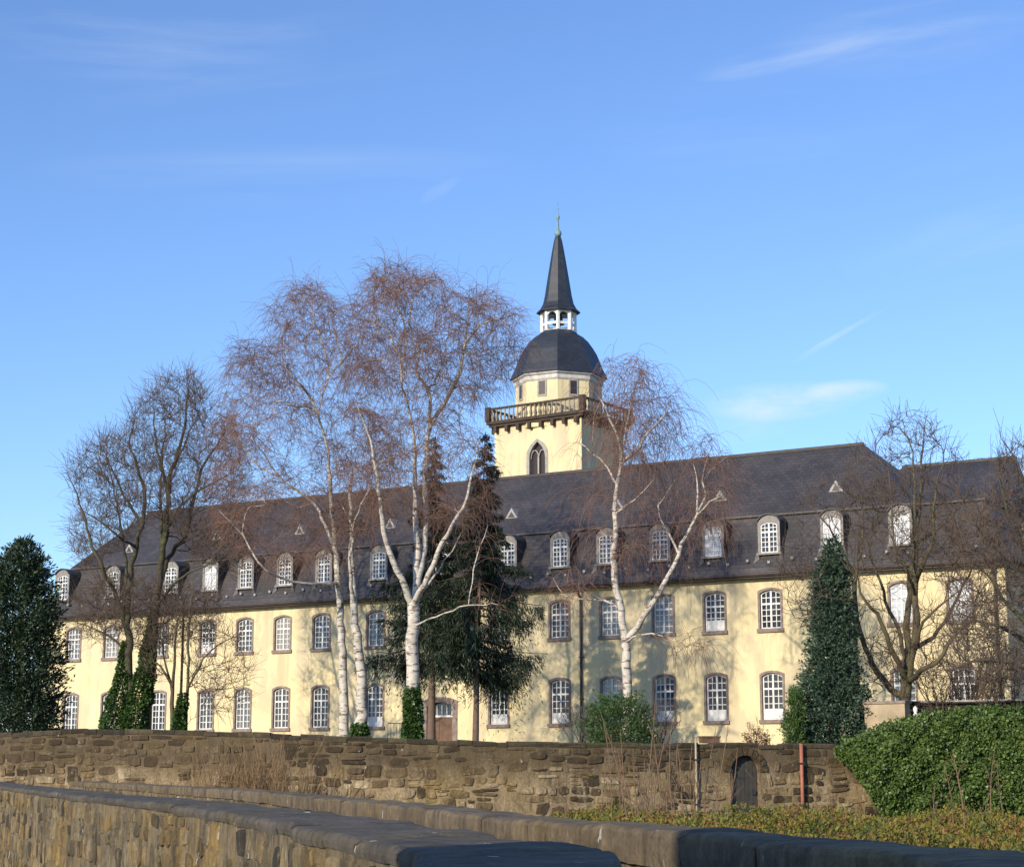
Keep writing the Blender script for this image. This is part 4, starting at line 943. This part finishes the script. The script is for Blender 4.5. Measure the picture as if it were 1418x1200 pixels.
grow('bare_tree', 'tangled bare tree reaching in from the right edge of the view', 62,
  [([(1462,1040),(1460,960),(1452,900),(1440,840),(1430,780),(1425,700)], .3, .06),
   ([(1456,920),(1425,890,1),(1385,868,1),(1360,862,1),(1330,850,1)], .12, .03), ([(1450,890),(1420,860,-1),(1395,835,-1),(1370,800,-1),(1340,770,-1)], .12, .03),
   ([(1440,840),(1405,800,1.5),(1380,760,1.5),(1350,740,1.5)], .09, .02), ([(1430,780),(1400,720,-1),(1385,670,-1),(1375,640,-1)], .08, .02), ([(1425,720),(1415,660),(1400,625),(1385,606)], .05, .015),
   ([(1458,945),(1400,918,-1),(1350,915,-1.5),(1310,930,-1.5)], .09, .03)],
  [([(1300,740),(1360,700),(1380,640),(1420,600),(1440,700),(1440,960),(1390,960),(1330,940),(1300,880),(1330,820)], 620, 3.5)],
  (M['bark'], M['twig']), 'bare winter trees', seed=23, twig=dict(LT, per=3, len=(.4, 1.1)), tip=.008)
# bare multi-stemmed bushes
def bush(label, px, py0, D, w, h, n, seed, name='bare_shrub', mats=None, group='bare garden shrubs', cnt=40, tw=2):
    rs = random.Random(seed); lim = []
    for k in range(n):
        x0 = px + rs.uniform(-.12, .12)*w; x1 = px + rs.uniform(-.5, .5)*w; hh = h*rs.uniform(.6, 1)
        lim.append(([(x0, py0, rs.uniform(-.4, .4)), ((x0*.6+x1*.4), py0-hh*.5, rs.uniform(-1, 1)), (x1, py0-hh, rs.uniform(-1.2, 1.2))], .03, .01))
    for i in range(len(lim)):
        p = lim[i][0]; lim[i] = ([(p[0][0], max(p[0][1], 991), p[0][2])] + p[1:], lim[i][1], lim[i][2])
    return grow(name, label, D, lim, [([(px-w/2, py0-h*.45), (px-w*.3, py0-h), (px+w*.3, py0-h), (px+w/2, py0-h*.45), (px, py0-h*.15)], cnt, 1.2)], mats or (M['bark_olive'], M['twig']), group, 'shrub', seed, .006, twig=dict(LT, per=tw, len=(.3, .8), zmin=.3, r=.008), loc_px=None, thr=.025)
bush('dense bare brown shrub against the facade corner, under the right end of the eaves', 1345, 1025, 70, 110, 175, 18, 41, cnt=190, tw=3)
bush('reddish bare shrub spilling over the dark low shed at the right edge', 1395, 1020, 66.5, 90, 110, 14, 42, cnt=80, tw=3)
bush('bare shrub at the foot of the vase-shaped tree, beside the shed', 1300, 1022, 67.5, 80, 105, 12, 43, cnt=60, tw=3)
bush('straggly bare shrub right of the round green shrub', 915, 1040, 66, 60, 70, 8, 45, cnt=22)
bush('pale straggly shrub left of the round green shrub', 800, 1040, 67, 70, 60, 8, 46, cnt=25)

# ------------------------------------------------------------------ evergreens: crowns of many small leaf sprays
def leaves(name, C, Dv, size, asp, matl, parent, origin, rs, jit=.6, fold=.25, rnd=None):
    """one bent four-cornered spray per centre C, lying along direction Dv"""
    n_ = len(C); d = Dv + rs.normal(0, jit, (n_, 3)); d /= np.linalg.norm(d, axis=1, keepdims=True)+1e-9
    r = rs.normal(0, 1, (n_, 3)); u = np.cross(d, r); u /= np.linalg.norm(u, axis=1, keepdims=True)+1e-9; w = np.cross(d, u)
    s_ = size*rs.uniform(.55, 1.25, n_)[:, None]; a = s_*asp; P = C - origin
    V = np.stack([P, P+d*s_*.5+u*a*.5+w*s_*fold*.3, P+d*s_+w*s_*fold*rs.normal(0, 1, (n_, 1)), P+d*s_*.5-u*a*.5+w*s_*fold*.3], 1).reshape(-1, 3)
    return obj(name, np_mesh(name, V, np.arange(4*n_).reshape(-1, 4), matl, False, None, {'rnd': rs.random(n_) if rnd is None else rnd}), parent)
def lump(th, z, seed, k=6):
    rs = np.random.default_rng(seed); v = 0
    for i in range(k): v = v + rs.uniform(.4, 1)*np.sin(th*rs.integers(1, 6) + z*rs.uniform(.8, 3.2)*rs.choice([-1, 1]) + rs.uniform(0, 6.3))
    return v/k
def profile_tree(name, label, D, cx, prof, n, matl, seed, size=.16, asp=.42, group=None, cat='tree', depth_ratio=1.0, lumpy=.28, updir=.5, trunk_r=.18, jit=.55, inner=.75, plume=.9, droop=0.0):
    """prof: (py, half width px) from top to bottom"""
    rs = np.random.default_rng(seed); ys_ = np.array([p[0] for p in prof], float); hw = np.array([p[1] for p in prof], float); cxs = np.array([p[2] if len(p) > 2 else cx for p in prof], float)
    b_ = at(cxs[-1], ys_[-1], D); org = np.array([b_[0], D, ground_z(b_[0], D)])
    root = empty(name, org, 0, label, cat, group)
    npl_ = n//26; grd = np.linspace(ys_[0], ys_[-1], 400); wt = np.interp(grd, ys_, hw)+1.5
    py = rs.choice(grd, npl_, p=wt/wt.sum()) + rs.uniform(-1, 1, npl_)
    r = np.interp(py, ys_, hw)/F*D; X0 = np.interp(py, ys_, cxs); zc = np.array([at(CX, y, D)[2] for y in py]); th = rs.uniform(0, 2*PI, npl_)
    x0 = np.array([at(x, y, D)[0] for x, y in zip(X0, py)])
    ln = rs.uniform(.5, 1.25, npl_)*np.minimum(plume, .25+r*.8); q = np.where(rs.random(npl_) < .8, rs.uniform(inner, 1.0, npl_), rs.uniform(.25, inner, npl_))
    rr = np.maximum(r*q*(1+lumpy*lump(th, zc, seed)*1.6) - ln*.45, .02)
    C0 = np.stack([x0+rr*np.cos(th), D+rr*depth_ratio*np.sin(th), zc], 1)
    dv = np.stack([np.cos(th), np.sin(th), updir*1.6+rs.normal(0, .35, npl_)], 1) + rs.normal(0, .25, (npl_, 3)); dv /= np.linalg.norm(dv, axis=1, keepdims=True)
    k = rs.integers(0, npl_, n); tt = rs.random(n)**.8; C = C0[k] + dv[k]*(tt*ln[k])[:, None] + rs.normal(0, 1, (n, 3))*(.13*(1.15-tt)*(.5+ln[k]))[:, None]*np.array([1, 1, .7]); C[:, 2] -= .18*droop*tt*ln[k]
    C[:, 2] = np.maximum(C[:, 2], org[2]+.02)
    Dv = dv[k] + np.array([0, 0, -.3*droop]); tone = np.clip(rs.normal(.38, .16, npl_)[k] + .35*tt*rs.random(n) + rs.normal(0, .1, n), 0, 1)
    leaves('crown', C, Dv, size, asp, matl, root, org, rs, jit, .25, tone)
    t = MB(); zt_ = at(cxs[0], ys_[0], D); t.tube([(0, 0, -.1), (0, 0, (zt_[2]-org[2])*.5), (zt_[0]-org[0], 0, (zt_[2]-org[2])*.93)], [trunk_r, trunk_r*.6, .02], 8); me = t.mesh('trunk', M['bark'], True)
    a = me.attributes.new('rad', 'FLOAT', 'POINT'); a.data.foreach_set('value', [.1]*len(me.vertices)); obj('trunk', me, root)
    return root
M['yew'] = m_leaf('dark_conifer_leaves', (.012, .026, .012), (.045, .075, .028), .55)
M['cyp'] = m_leaf('blue_green_conifer_leaves', (.018, .048, .030), (.075, .125, .075), .55)
M['bright'] = m_leaf('bright_green_leaves', (.03, .075, .015), (.10, .17, .04), .5)
M['ivy'] = m_leaf('ivy_leaves', (.018, .048, .010), (.085, .16, .035), .38)
M['spruce'] = m_leaf('spruce_needles', (.008, .018, .009), (.030, .052, .022), .55)
M['box'] = m_leaf('shrub_leaves', (.025, .060, .014), (.075, .135, .03), .5)
profile_tree('conifer_tree', 'broad dark green conifer at the left edge, cutting off the end of the facade', 66, 25, [(752, 1, 32), (765, 14, 31), (785, 25, 30), (805, 34, 28), (840, 43, 26), (880, 50, 25), (930, 55, 24), (980, 56, 22), (1012, 54, 22), (1030, 52, 22)], 46000, M['yew'], 51, .15, .38, lumpy=.3, plume=1.25)
profile_tree('conifer_tree', 'slender blue-green conical conifer with a spreading skirt, right of centre against the facade', 66, 1152, [(747, 1), (760, 6), (780, 12), (800, 17), (850, 22), (900, 27), (940, 31), (975, 36, 1154), (1005, 43, 1156), (1030, 43, 1155), (1045, 40, 1155)], 46000, M['cyp'], 52, .125, .42, lumpy=.34, plume=1.15, updir=.2)
profile_tree('small_conifer', 'narrow bright green conifer at the left foot of the tall blue-green one', 65, 1099, [(958, 3, 1101), (972, 8, 1102), (990, 12, 1100), (1010, 13), (1035, 14), (1045, 13)], 6000, M['bright'], 53, .10, .35, lumpy=.2, plume=.7, updir=1.0)
profile_tree('round_shrub', 'rounded mid-green shrub at the foot of the weeping birch', 66.5, 858, [(972, 12), (982, 28), (995, 38), (1010, 42), (1025, 44), (1045, 40)], 13000, M['box'], 54, .10, .42, cat='shrub', lumpy=.35, trunk_r=.06, plume=.8)
profile_tree('round_shrub', 'small rounded russet shrub on the terrace just above the arched door', 64.5, 1048, [(1014, 7), (1020, 14), (1028, 17), (1040, 16)], 2000, m_leaf('russet_leaves', (.12, .055, .03), (.25, .13, .07), .7), 55, .08, .3, cat='shrub', lumpy=.2, trunk_r=.03, plume=.4)

def spruce(label, D, tx, prof, seed, nb, hang, trr=.2):
    """drooping spruce: whorled branches with hanging sprays of needles"""
    rs = np.random.default_rng(seed); ys_ = np.array([p[0] for p in prof], float); hw = np.array([p[1] for p in prof], float); off = np.array([p[2] if len(p) > 2 else 0 for p in prof], float)
    b_ = at(tx[0], 1030, D); org = np.array([b_[0], D, ground_z(b_[0], D)]); root = empty('spruce_tree', org, 0, label, 'tree', 'dark spruces in front of the entrance')
    top = at(tx[1], ys_[0], D)
    tr = np.array([[0, 0, -.1], [(top[0]-org[0])*.3, 0, (top[2]-org[2])*.4], [(top[0]-org[0]), 0, top[2]-org[2]]]); t = MB(); t.tube(spline(tr, 10), np.linspace(trr, .02, 21), 9)
    me = t.mesh('trunk', M['spruce_bark'], True); a = me.attributes.new('rad', 'FLOAT', 'POINT'); a.data.foreach_set('value', [.1]*len(me.vertices)); obj('trunk', me, root)
    Vs, Fs, o, C, Dv = [], [], 0, [], []
    hgt = top[2]
    for k in range(nb):
        py = ys_[0] + (ys_[-1]-ys_[0])*((k+rs.random())/nb)**.8; L_ = np.interp(py, ys_, hw)/F*D*rs.uniform(.45, 1.2); th = rs.uniform(0, 2*PI)
        dirv = np.array([math.cos(th), math.sin(th), 0]); z = at(CX, py, D)[2] + L_*.22; f = (z-org[2])/(top[2]-org[2]); x0 = (top[0]-org[0])*np.clip(f, 0, 1)**1.3
        L_ += np.interp(py, ys_, off)/F*D*math.cos(th); L_ = max(L_, .3)
        u = np.linspace(0, 1, 7); droop = rs.uniform(.25, .5)
        P = np.stack([x0 + dirv[0]*L_*u, dirv[1]*L_*u, (z-org[2]) - droop*L_*u**1.2 + .20*L_*u**3], 1) + rs.normal(0, .03*L_, (7, 3))*u[:, None]
        V, Fq = tube_arr(P, np.linspace(.035+.004*L_, .008, 7), 4); Vs.append(V); Fs.append(Fq+o); o += len(V)
        m_ = int(1.75*hang*L_*(1.1 if f < .5 else .8))
        ub = rs.uniform(.12, 1, m_)**.8; q = np.stack([np.interp(ub, u, P[:, i]) for i in range(3)], 1)
        lat = np.cross(dirv, [0, 0, 1]); wid = rs.normal(0, 1, m_)*(.10+.16*L_*(1-ub)*.6); q = q + lat*wid[:, None]; q[:, 2] -= np.abs(wid)*.35 + rs.exponential(.34, m_)*min(1, L_*.5)*(1.15 if f < .55 else .35)
        C.append(q + org); Dv.append(np.stack([dirv[0]*.35+lat[0]*np.sign(wid)*.25, dirv[1]*.35+lat[1]*np.sign(wid)*.25, np.full(m_, -.95)], 1))
    me = np_mesh('branches', np.concatenate(Vs), np.concatenate(Fs), M['spruce_bark'], True, {'rad': np.full(o, .03)}); obj('branches', me, root)
    leaves('needles', np.concatenate(C), np.concatenate(Dv), .22, .17, M['spruce'], root, org, rs, .42)
M['spruce_bark'] = m_bark('reddish_bark', (.18, .12, .09), (.05, .04, .028))
spruce('dark spruce with a reddish bare lower trunk, just right of the ivy-wrapped birch', 79, (597, 603), [(604, 4), (640, 15), (690, 25), (740, 36), (790, 50), (830, 64, -14), (870, 74, -20), (905, 70, -20), (930, 48, -10)], 61, 125, 150)
spruce('dark spruce with drooping curtains of needles and a slim dark trunk, right of the entrance', 77, (658, 672), [(598, 4), (630, 15), (680, 27), (730, 36), (780, 54), (830, 74, 14), (870, 88, 20), (905, 84, 20), (940, 55, 8)], 62, 140, 165, .15)

# ------------------------------------------------------------------ ivy
def ivy_on(label, D, prof, n, seed, dr_=.45, name='ivy', mt='ivy', lum=.45):
    n = int(n*1.7)
    rs = np.random.default_rng(seed); ys_ = np.array([p[0] for p in prof], float); cx = np.array([p[1] for p in prof], float); hw = np.array([p[2] for p in prof], float)
    org = at(cx[-1], ys_[-1], D); org[2] = ground_z(org[0], D); py = ys_[0] + (ys_[-1]-ys_[0])*rs.random(n)**.75; th = rs.uniform(0, 2*PI, n)
    r = np.interp(py, ys_, hw)/F*D*rs.uniform(.7, 1.05, n)*(1+lum*lump(th, py/14, seed)); P = np.array([at(np.interp(y, ys_, cx), y, D) for y in py]); rd = np.minimum(r, dr_+.4*r)
    C = P + np.stack([r*np.cos(th), rd*np.sin(th), 0*r], 1); root = empty(name, org, 0, label, 'ivy')
    leaves('foliage', C, np.stack([np.cos(th), np.sin(th), -.3+0*th], 1), .125, .8, M[mt], root, org, rs, .5)
    st_ = MB()
    for k in range(4):
        t_ = np.linspace(0, 1, 10); yy = ys_[-1] + (ys_[0]-ys_[-1])*t_; pp = np.array([at(np.interp(y, ys_, cx), y, D) for y in yy]) - org; a0 = k*1.6
        rr = np.interp(yy, ys_, hw)/F*D*.55; pp[:, 0] += rr*np.cos(a0+t_*3); pp[:, 1] += np.minimum(rr, dr_)*np.sin(a0+t_*3); st_.tube(pp, np.linspace(.03, .01, 10), 5)
    me = st_.mesh('stems', M['bark'], True); a = me.attributes.new('rad', 'FLOAT', 'POINT'); a.data.foreach_set('value', [.05]*len(me.vertices)); obj('stems', me, root)
ivy_on('ivy climbing the left trunk of the large dark bare tree', 83.6, [(886, 175, 4), (905, 173, 6), (930, 171, 9), (955, 168, 13), (985, 161, 17), (1020, 157, 18)], 4200, 71, .6)
ivy_on('ivy climbing the right trunk of the large dark bare tree', 83.5, [(845, 213, 3), (875, 209, 6), (900, 206, 9), (930, 202, 12), (955, 196, 15), (985, 188, 17), (1020, 183, 17)], 5200, 75, .6)
ivy_on('narrow sleeve of ivy on a stem of the low multi-stemmed tree', 81.8, [(958, 255, 4), (985, 250, 7), (1020, 247, 9)], 1500, 72, .3)
ivy_on('ivy sleeve wrapped round the forking birch trunk', 71.9, [(950, 571, 8), (985, 571, 11), (1028, 571, 13)], 2600, 73, .3)
ivy_on('small ivy patch at the base of the twin-stemmed birch', 75.8, [(1000, 498, 7), (1012, 497, 11), (1025, 496, 13)], 900, 74, .3)
# ivy hedge hanging over the right end of the garden wall
rs = np.random.default_rng(81); n_ = 95000
top = np.array([(1155, 1028), (1185, 1026), (1215, 1012), (1250, 1000), (1300, 990), (1350, 985), (1400, 984), (1480, 986)], float); bot = np.array([(1155, 1034), (1180, 1052), (1200, 1082), (1218, 1112), (1240, 1138), (1300, 1150), (1400, 1160), (1480, 1165)], float)
px = rs.uniform(1158, 1470, n_); yt = np.interp(px, top[:, 0], top[:, 1]); yb = np.interp(px, bot[:, 0], bot[:, 1]); v = rs.random(n_); py = yt + (yb-yt)*v
lp = lump(px/38, py/13, 82, 8) + .5*lump(px/12, py/5, 83, 6)
Dh = np.interp(px, [1150, 1200, 1470], [61.9, 61.3, 60.0]) - .75*np.sin(np.clip(v, 0, 1)*PI*.92+.12)*np.clip((px-1150)/60, .2, 1) - .55*lp + rs.uniform(-.05, .35, n_)
C = np.array([at(x, y + 8 - 7*l, d) for x, y, l, d in zip(px, py, lp, Dh)])
# the top of the hedge goes back over the wall
n2 = 17000; px2 = rs.uniform(1165, 1470, n2); t2 = rs.random(n2); C2 = np.array([at(x, np.interp(x, top[:, 0], top[:, 1]) - 2 + 3*rs.random(), 61.4 + 2.3*t) for x, t in zip(px2, t2)]); zf = np.array([at(x, np.interp(x, top[:, 0], top[:, 1])+8, 61.4)[2] for x in px2]); C2[:, 2] = zf + .25*np.sin(t2*PI) + .40*lump(px2/22, t2*8, 84, 8) + rs.uniform(-.25, .12, n2)
C = np.concatenate([C, C2]); C[:, 2] = np.maximum(C[:, 2], .15); org = np.array([*at(1320, 1100, 61.5)[:2], GZ])
tone = np.clip(.40 + .45*lump(C[:, 0]*2.1, C[:, 2]*2.0, 85, 8) + rs.normal(0, .2, len(C)), 0, 1); M['ivyh'] = m_leaf('ivy_hedge_leaves', (.034, .07, .013), (.17, .25, .06), .5)
hd_ = empty('ivy_hedge', org, 0, 'big glossy ivy hedge billowing over the right end of the rubble wall', 'hedge')
leaves('foliage', C, np.tile([-.2, -.7, -.25], (len(C), 1)), .105, .8, M['ivyh'], hd_, org, rs, .8, .25, tone)
st_ = MB()
for k in range(14):
    x = 1180 + k*21; pp = np.array([at(x + 8*math.sin(k+j), np.interp(x, bot[:, 0], bot[:, 1])*(1-j/5) + np.interp(x, top[:, 0], top[:, 1])*j/5, np.interp(x, [1150, 1470], [62.2, 62.4])) for j in range(6)]) - org; st_.tube(pp, np.linspace(.04, .015, 6), 5)
me = st_.mesh('stems', M['bark'], True); a = me.attributes.new('rad', 'FLOAT', 'POINT'); a.data.foreach_set('value', [.05]*len(me.vertices)); obj('stems', me, hd_)

# ------------------------------------------------------------------ low planting in front of the wall
rs = np.random.default_rng(91)
def cover_h(x, y):
    e = np.clip((x+1.0)/4, 0, 1)
    h = .42 + .42*np.sin(x*.62+.6)*np.cos(y*.33+.3) + .16*np.sin(x*1.7+y*.9) + .10*np.sin(x*3.1-y*2.2)
    dip = np.exp(-((x-11.2)/1.5)**2)*np.clip((y-40)/15, 0, 1)
    return np.clip(h, .08, None)*e*(1-.75*dip)
n_ = 120000; y = 31 + 30*rs.random(n_)**1.0; x = rs.uniform(-.06, .32, n_)*y + rs.uniform(-1, 1, n_); ok = (y < wall_y(x)-.15); x, y = x[ok], y[ok]; e_ = np.clip((x+2.6+rs.normal(0, .8, len(x)))/3, 0, 1); keep = rs.random(len(x)) < e_; x, y = x[keep], y[keep]
h = cover_h(x, y); z = ground_z(x, y) + h*rs.uniform(.45, 1.0, len(x))
C = np.stack([x, y, z], 1); tn = np.clip(.5 + .9*lump(x*1.1, y*.5, 92, 8) + rs.normal(0, .22, len(x)), 0, 1)
m, n, b = mat('ground_cover_leaves'); L(n, ramp(n, attr(n, 'rnd'), [(0, (.045, .065, .010)), (.5, (.155, .16, .018)), (.76, (.23, .15, .025)), (1, (.16, .065, .03))]), b.inputs['Base Color']); b.inputs['Roughness'].default_value = .7
org = np.array([8, 45, GZ])
g_ = leaves('ground_cover', C, np.tile([0, -.25, .8], (len(C), 1)), .10, .45, m, None, np.zeros(3), rs, .8, .25, tn)
tag(g_, 'yellow green and russet low ground cover in front of the garden wall', 'ground cover', kind='stuff')
n_ = 26000; y = 30 + 29*rs.random(n_); x = rs.uniform(-.14, .10, n_)*y; ok = (y < wall_y(x)-.1); x, y = x[ok], y[ok]
C = np.stack([x, y, ground_z(x, y)-.02], 1)
m2 = m_leaf('grass_blades', (.05, .085, .012), (.17, .19, .05), .7)
g_ = leaves('grass', C, np.tile([0, 0, 1.], (len(C), 1)), .36, .10, m2, None, np.zeros(3), rs, .3)
tag(g_, 'green grass tufts along the foot of the garden wall', 'grass', kind='stuff')

# bare sapling shoots, each one its own object
sap = [(789,1118,770,1075,55),(872,1128,838,985,52),(882,1132,862,1042,50),(905,1128,894,1052,48),(935,1132,925,1002,52),(899,1132,898,958,50),(862,1118,848,1032,54),(945,1122,934,992,55),(915,1132,912,1012,50),(885,1140,872,1078,44),
       (960,1118,957,1020,56),(974,1122,985,1000,57),(1052,1124,1043,992,58),(950,1124,972,1052,52),(858,1112,866,1010,57),(925,1125,946,1060,50),(912,1128,880,1060,47),(1015,1125,1010,1065,57),
       (1322,1170,1310,1058,46),(1337,1172,1326,1038,44),(1390,1142,1384,1052,55),(1372,1146,1377,1030,54),(1296,1160,1290,1085,50),(1352,1170,1366,1100,46)]
rsp = random.Random(12)
sap[18:18] = [(x_, 1128, x_+rsp.uniform(-18, 22), rsp.uniform(1000, 1085), rsp.uniform(46, 57)) for x_ in (832, 848, 866, 878, 890, 902, 909, 921, 930, 940, 953, 966, 990, 1003)]
NS = 38
M['sapling'] = m_bark('sapling_bark', (.22, .14, .08), (.20, .125, .07))
for k, (x0, y0, x1, y1, D) in enumerate(sap):
    rs2 = np.random.default_rng(300+k); p0, p1 = at(x0, y0, D), at(x1, y1, D + rs2.uniform(-.8, .8)); p0[2] = ground_z(p0[0], p0[1])-.05; ln = np.linalg.norm(p1-p0); mb = MB()
    P = np.array([p0 + (p1-p0)*t + np.array([math.sin(t*3+k)*.05*ln*t, 0, 0]) for t in np.linspace(0, 1, 9)]) - p0; mb.tube(P, np.linspace(.024, .007, 9), 5)
    for j in range(int(3+ln*2)):
        t = rs2.uniform(.3, .95); q = np.array([np.interp(t, np.linspace(0, 1, 9), P[:, i]) for i in range(3)]); dv = np.array([rs2.normal(0, .5), rs2.normal(0, .4), .8])*rs2.uniform(.25, .7)*(1.2-t); mb.tube([q, q+dv*.5+np.array([0, 0, .02]), q+dv+np.array([0, 0, .08])], [.009, .007, .004], 4)
    me = mb.mesh('bare_sapling', M['sapling'], True); a = me.attributes.new('rad', 'FLOAT', 'POINT'); a.data.foreach_set('value', [.02]*len(me.vertices))
    o = obj('bare_sapling', me, None, p0)
    if k < NS-6: tag(o, 'thin bare sapling shoot among those in front of the wall left of the arched door' if x0 < 1000 else ('thin bare sapling shoot standing against the arched door' if x0 > 1040 else 'short bare sapling shoot just left of the arched door'), 'sapling', 'bare sapling shoots')
    else: tag(o, 'thin bare sapling shoot among those in front of the ivy hedge', 'sapling', 'bare sapling shoots')
# dry stalk tufts against the left part of the wall
m, n, b = mat('dry_stalks'); L(n, ramp(n, attr(n, 'rnd'), [(0, (.16, .09, .04)), (1, (.36, .24, .12))]), b.inputs['Base Color']); b.inputs['Roughness'].default_value = .8
tuf = [(222,1092,45,.8), (275,1095,28,1.0), (305,1098,34,1.3), (335,1100,30,1.1), (352,1102,34,1.5), (372,1104,26,1.6), (402,1106,32,1.1), (425,1108,26,.9)]
for k, (px_, py_, w_, hh) in enumerate(tuf):
    hh *= 1.35; w_ *= 1.15
    rs2 = np.random.default_rng(400+k); D = 56 + rs2.uniform(-1, 1.2); p = at(px_, py_, D); p[2] = ground_z(p[0], p[1]); nn_ = 110
    c0 = np.stack([rs2.normal(0, w_/F*D*.4, nn_), rs2.normal(0, .25, nn_), np.zeros(nn_)], 1) + p
    dv = np.stack([rs2.normal(0, .13, nn_), rs2.normal(0, .13, nn_), np.ones(nn_)], 1); ln = hh*1.25*rs2.uniform(.5, 1.15, nn_)
    Vs = []
    for q, d, l in zip(c0-p, dv, ln):
        V, Fq = tube_arr(np.array([q, q+d*l*.5, q+d*l+np.array([d[0], d[1], -.08])*l*.4]), np.array([.011, .009, .005]), 3); Vs.append(V)
    Fa = np.concatenate([Fq+i*9 for i in range(nn_)]); o = obj('dry_grass_tuft', np_mesh('dry_grass_tuft', np.concatenate(Vs), Fa, m, False, None, {'rnd': np.repeat(rs2.random(nn_), len(Fq))}), None, p)
    tag(o, 'tuft of dry brown stalks in the row against the left part of the rubble wall', 'dry grass', 'dry stalk tufts')

# ------------------------------------------------------------------ small things in the garden
def on_wall_pole(name, label, px, y0, y1, r, mt, cat, D=None):
    t = px2t(px); p, nn = gP(t)+GWO, gN(t); q = p + nn*(.10+r); D = q[1]; z0, z1 = GZ-.05, at(px, y0, D)[2]
    root = empty(name, (q[0], q[1], GZ), 0, label, cat); mb = MB(); mb.tube([(0, 0, z0-GZ), (0, 0, z1-GZ)], r, 10); mb.build('pole', M[mt], root, True)
    rz = math.atan2(nn[1], nn[0])+PI/2
    for f in (.25, .75):
        mb = MB(); z = (z1-GZ)*f; mb.box(-r*1.3, r*1.3, -r*1.25, .12, z, z+.05); o = mb.build('bracket', M['iron'], root); o.rotation_euler = (0, 0, rz)
on_wall_pole('drain_pipe', 'rusty red drain pipe standing against the wall right of the arched door', 1108, 1029, 1125, .062, 'rust', 'pipe')
M['pale_wood'] = simple('pale_wood', (.42, .34, .24), .8, .2, 4)
on_wall_pole('drain_pipe', 'slim pale pipe against the wall left of the arched door', 962, 1022, 1115, .032, 'pale_wood', 'pipe')
# box on top of the wall
t = px2t(987); p = gP(t)+GWO-gN(t)*.2; bx_ = empty('planter_box', (p[0], p[1], wall_at(t)[2]), math.atan2(gN(t)[1], gN(t)[0])+PI/2, 'dark brown oblong box on top of the wall left of the arched door', 'box')
mb = MB(); mb.box(-.31, .31, -.14, .14, 0, .18); mb.build('box_body', M['door'], bx_); mb = MB(); mb.box(-.34, .34, -.17, .17, .183, .23); mb.build('lid', M['door'], bx_)
# low lit garden pier wall and dark shed at the right
p0, p1 = at(1198, 1010, 65.2), at(1254, 1010, 64.3); lw = empty('low_wall', (p0[0], p0[1], TZ-.05), math.atan2(p1[1]-p0[1], p1[0]-p0[0]), 'short beige stone wall between the blue-green conifer and the shed', 'wall')
ln = np.linalg.norm((p1-p0)[:2]); zt = at(1225, 972, 64.8)[2]-TZ; mb = MB(); mb.box(0, ln, 0, .4, 0, zt); mb.build('wall_core', simple('beige_render', (.42, .33, .21), .9, .3, 1.5, bmp=.5), lw)
mb = MB(); mb.box(-.05, ln+.05, -.05, .45, zt, zt+.09); mb.build('coping', M['sandstone'], lw)
p0, p1 = at(1258, 1000, 68), at(1455, 1000, 65.5); sh = empty('garden_shed', (p0[0], p0[1], TZ-.05), math.atan2(p1[1]-p0[1], p1[0]-p0[0]), 'low dark garden shed with a flat roof behind the ivy hedge', 'shed')
ln = np.linalg.norm((p1-p0)[:2]); zt = at(1330, 966, 67)[2]-TZ; mb = MB(); mb.box(0, ln, 0, 2.2, 0, zt-.14)
for k in range(14): mb.box(.1+k*ln/14.2, .1+k*ln/14.2+ln/16, -.03, -.001, .02, zt-.16)
mb.build('wall', M['shed'], sh); mb = MB(); mb.box(-.1, ln+.2, -.25, 2.4, zt-.137, zt-.04); mb.build('roof', M['shed'], sh); mb = MB(); mb.box(-.1, ln+.2, -.28, -.253, zt-.09, zt-.035); mb.build('roof_edge', M['zinc'], sh)
# white garden ornament by the shed
p = at(1268, 992, 66.8); orn = MB(); orn.lathe([(.15, 0), (.15, .06), (.09, .1), (.08, .5), (.12, .62), (.13, .72), (.07, .82), (.05, .86), (.09, .93), (.08, 1.03), (.02, 1.1)], 12)
zt = at(1268, 977, 66.8)[2]; o = orn.build('garden_ornament', M['white'], None, True, loc=(p[0], p[1], zt-1.1)); tag(o, 'small white garden ornament beside the dark shed', 'ornament')
pl = MB(); pl.box(-.22, .22, -.22, .22, -(zt-1.1-TZ)-.05, -.003); pl_o = pl.build('plinth', M['greystone'], o)
# railing before the entrance
p0, p1 = at(537, 1012, 84), at(558, 1012, 84)
rl_ = empty('iron_railing', (p0[0], p0[1], TZ), 0, 'thin iron railing left of the brown entrance door', 'railing'); zt = at(545, 1001, 84)[2]-TZ; mb = MB(); w_ = p1[0]-p0[0]+.8
mb.tube([(0, 0, zt), (w_, 0, zt)], .02, 6); mb.tube([(0, 0, .15), (w_, 0, .15)], .015, 6); mb.build('rail', M['iron'], rl_); mb = MB()
for k in range(12): mb.tube([(w_*k/11, 0, 0), (w_*k/11, 0, zt)], .012, 5)
mb.build('bars', M['iron'], rl_)
# street lamp in the garden at the left
p = at(249, 1010, 87); lp_ = empty('street_lamp', (p[0], p[1], TZ), 0, 'tall slim street lamp with an angled head beside the large bare tree', 'lamp'); zt = at(249, 830, 87)[2]-TZ
mb = MB(); mb.tube([(0, 0, 0), (0, 0, zt*.5), (0, 0, zt)], [.08, .065, .05], 8); mb.tube([(0, 0, zt), (.15, -.05, zt+.25), (.5, -.1, zt+.38)], .035, 6); mb.build('pole', M['gutter'], lp_)
mb = MB(); mb.lathe([(.05, zt+.44), (.2, zt+.40), (.24, zt+.34), (.22, zt+.30)], 10, 0, (.62, -.12)); mb.build('lamp_head', M['zinc'], lp_)
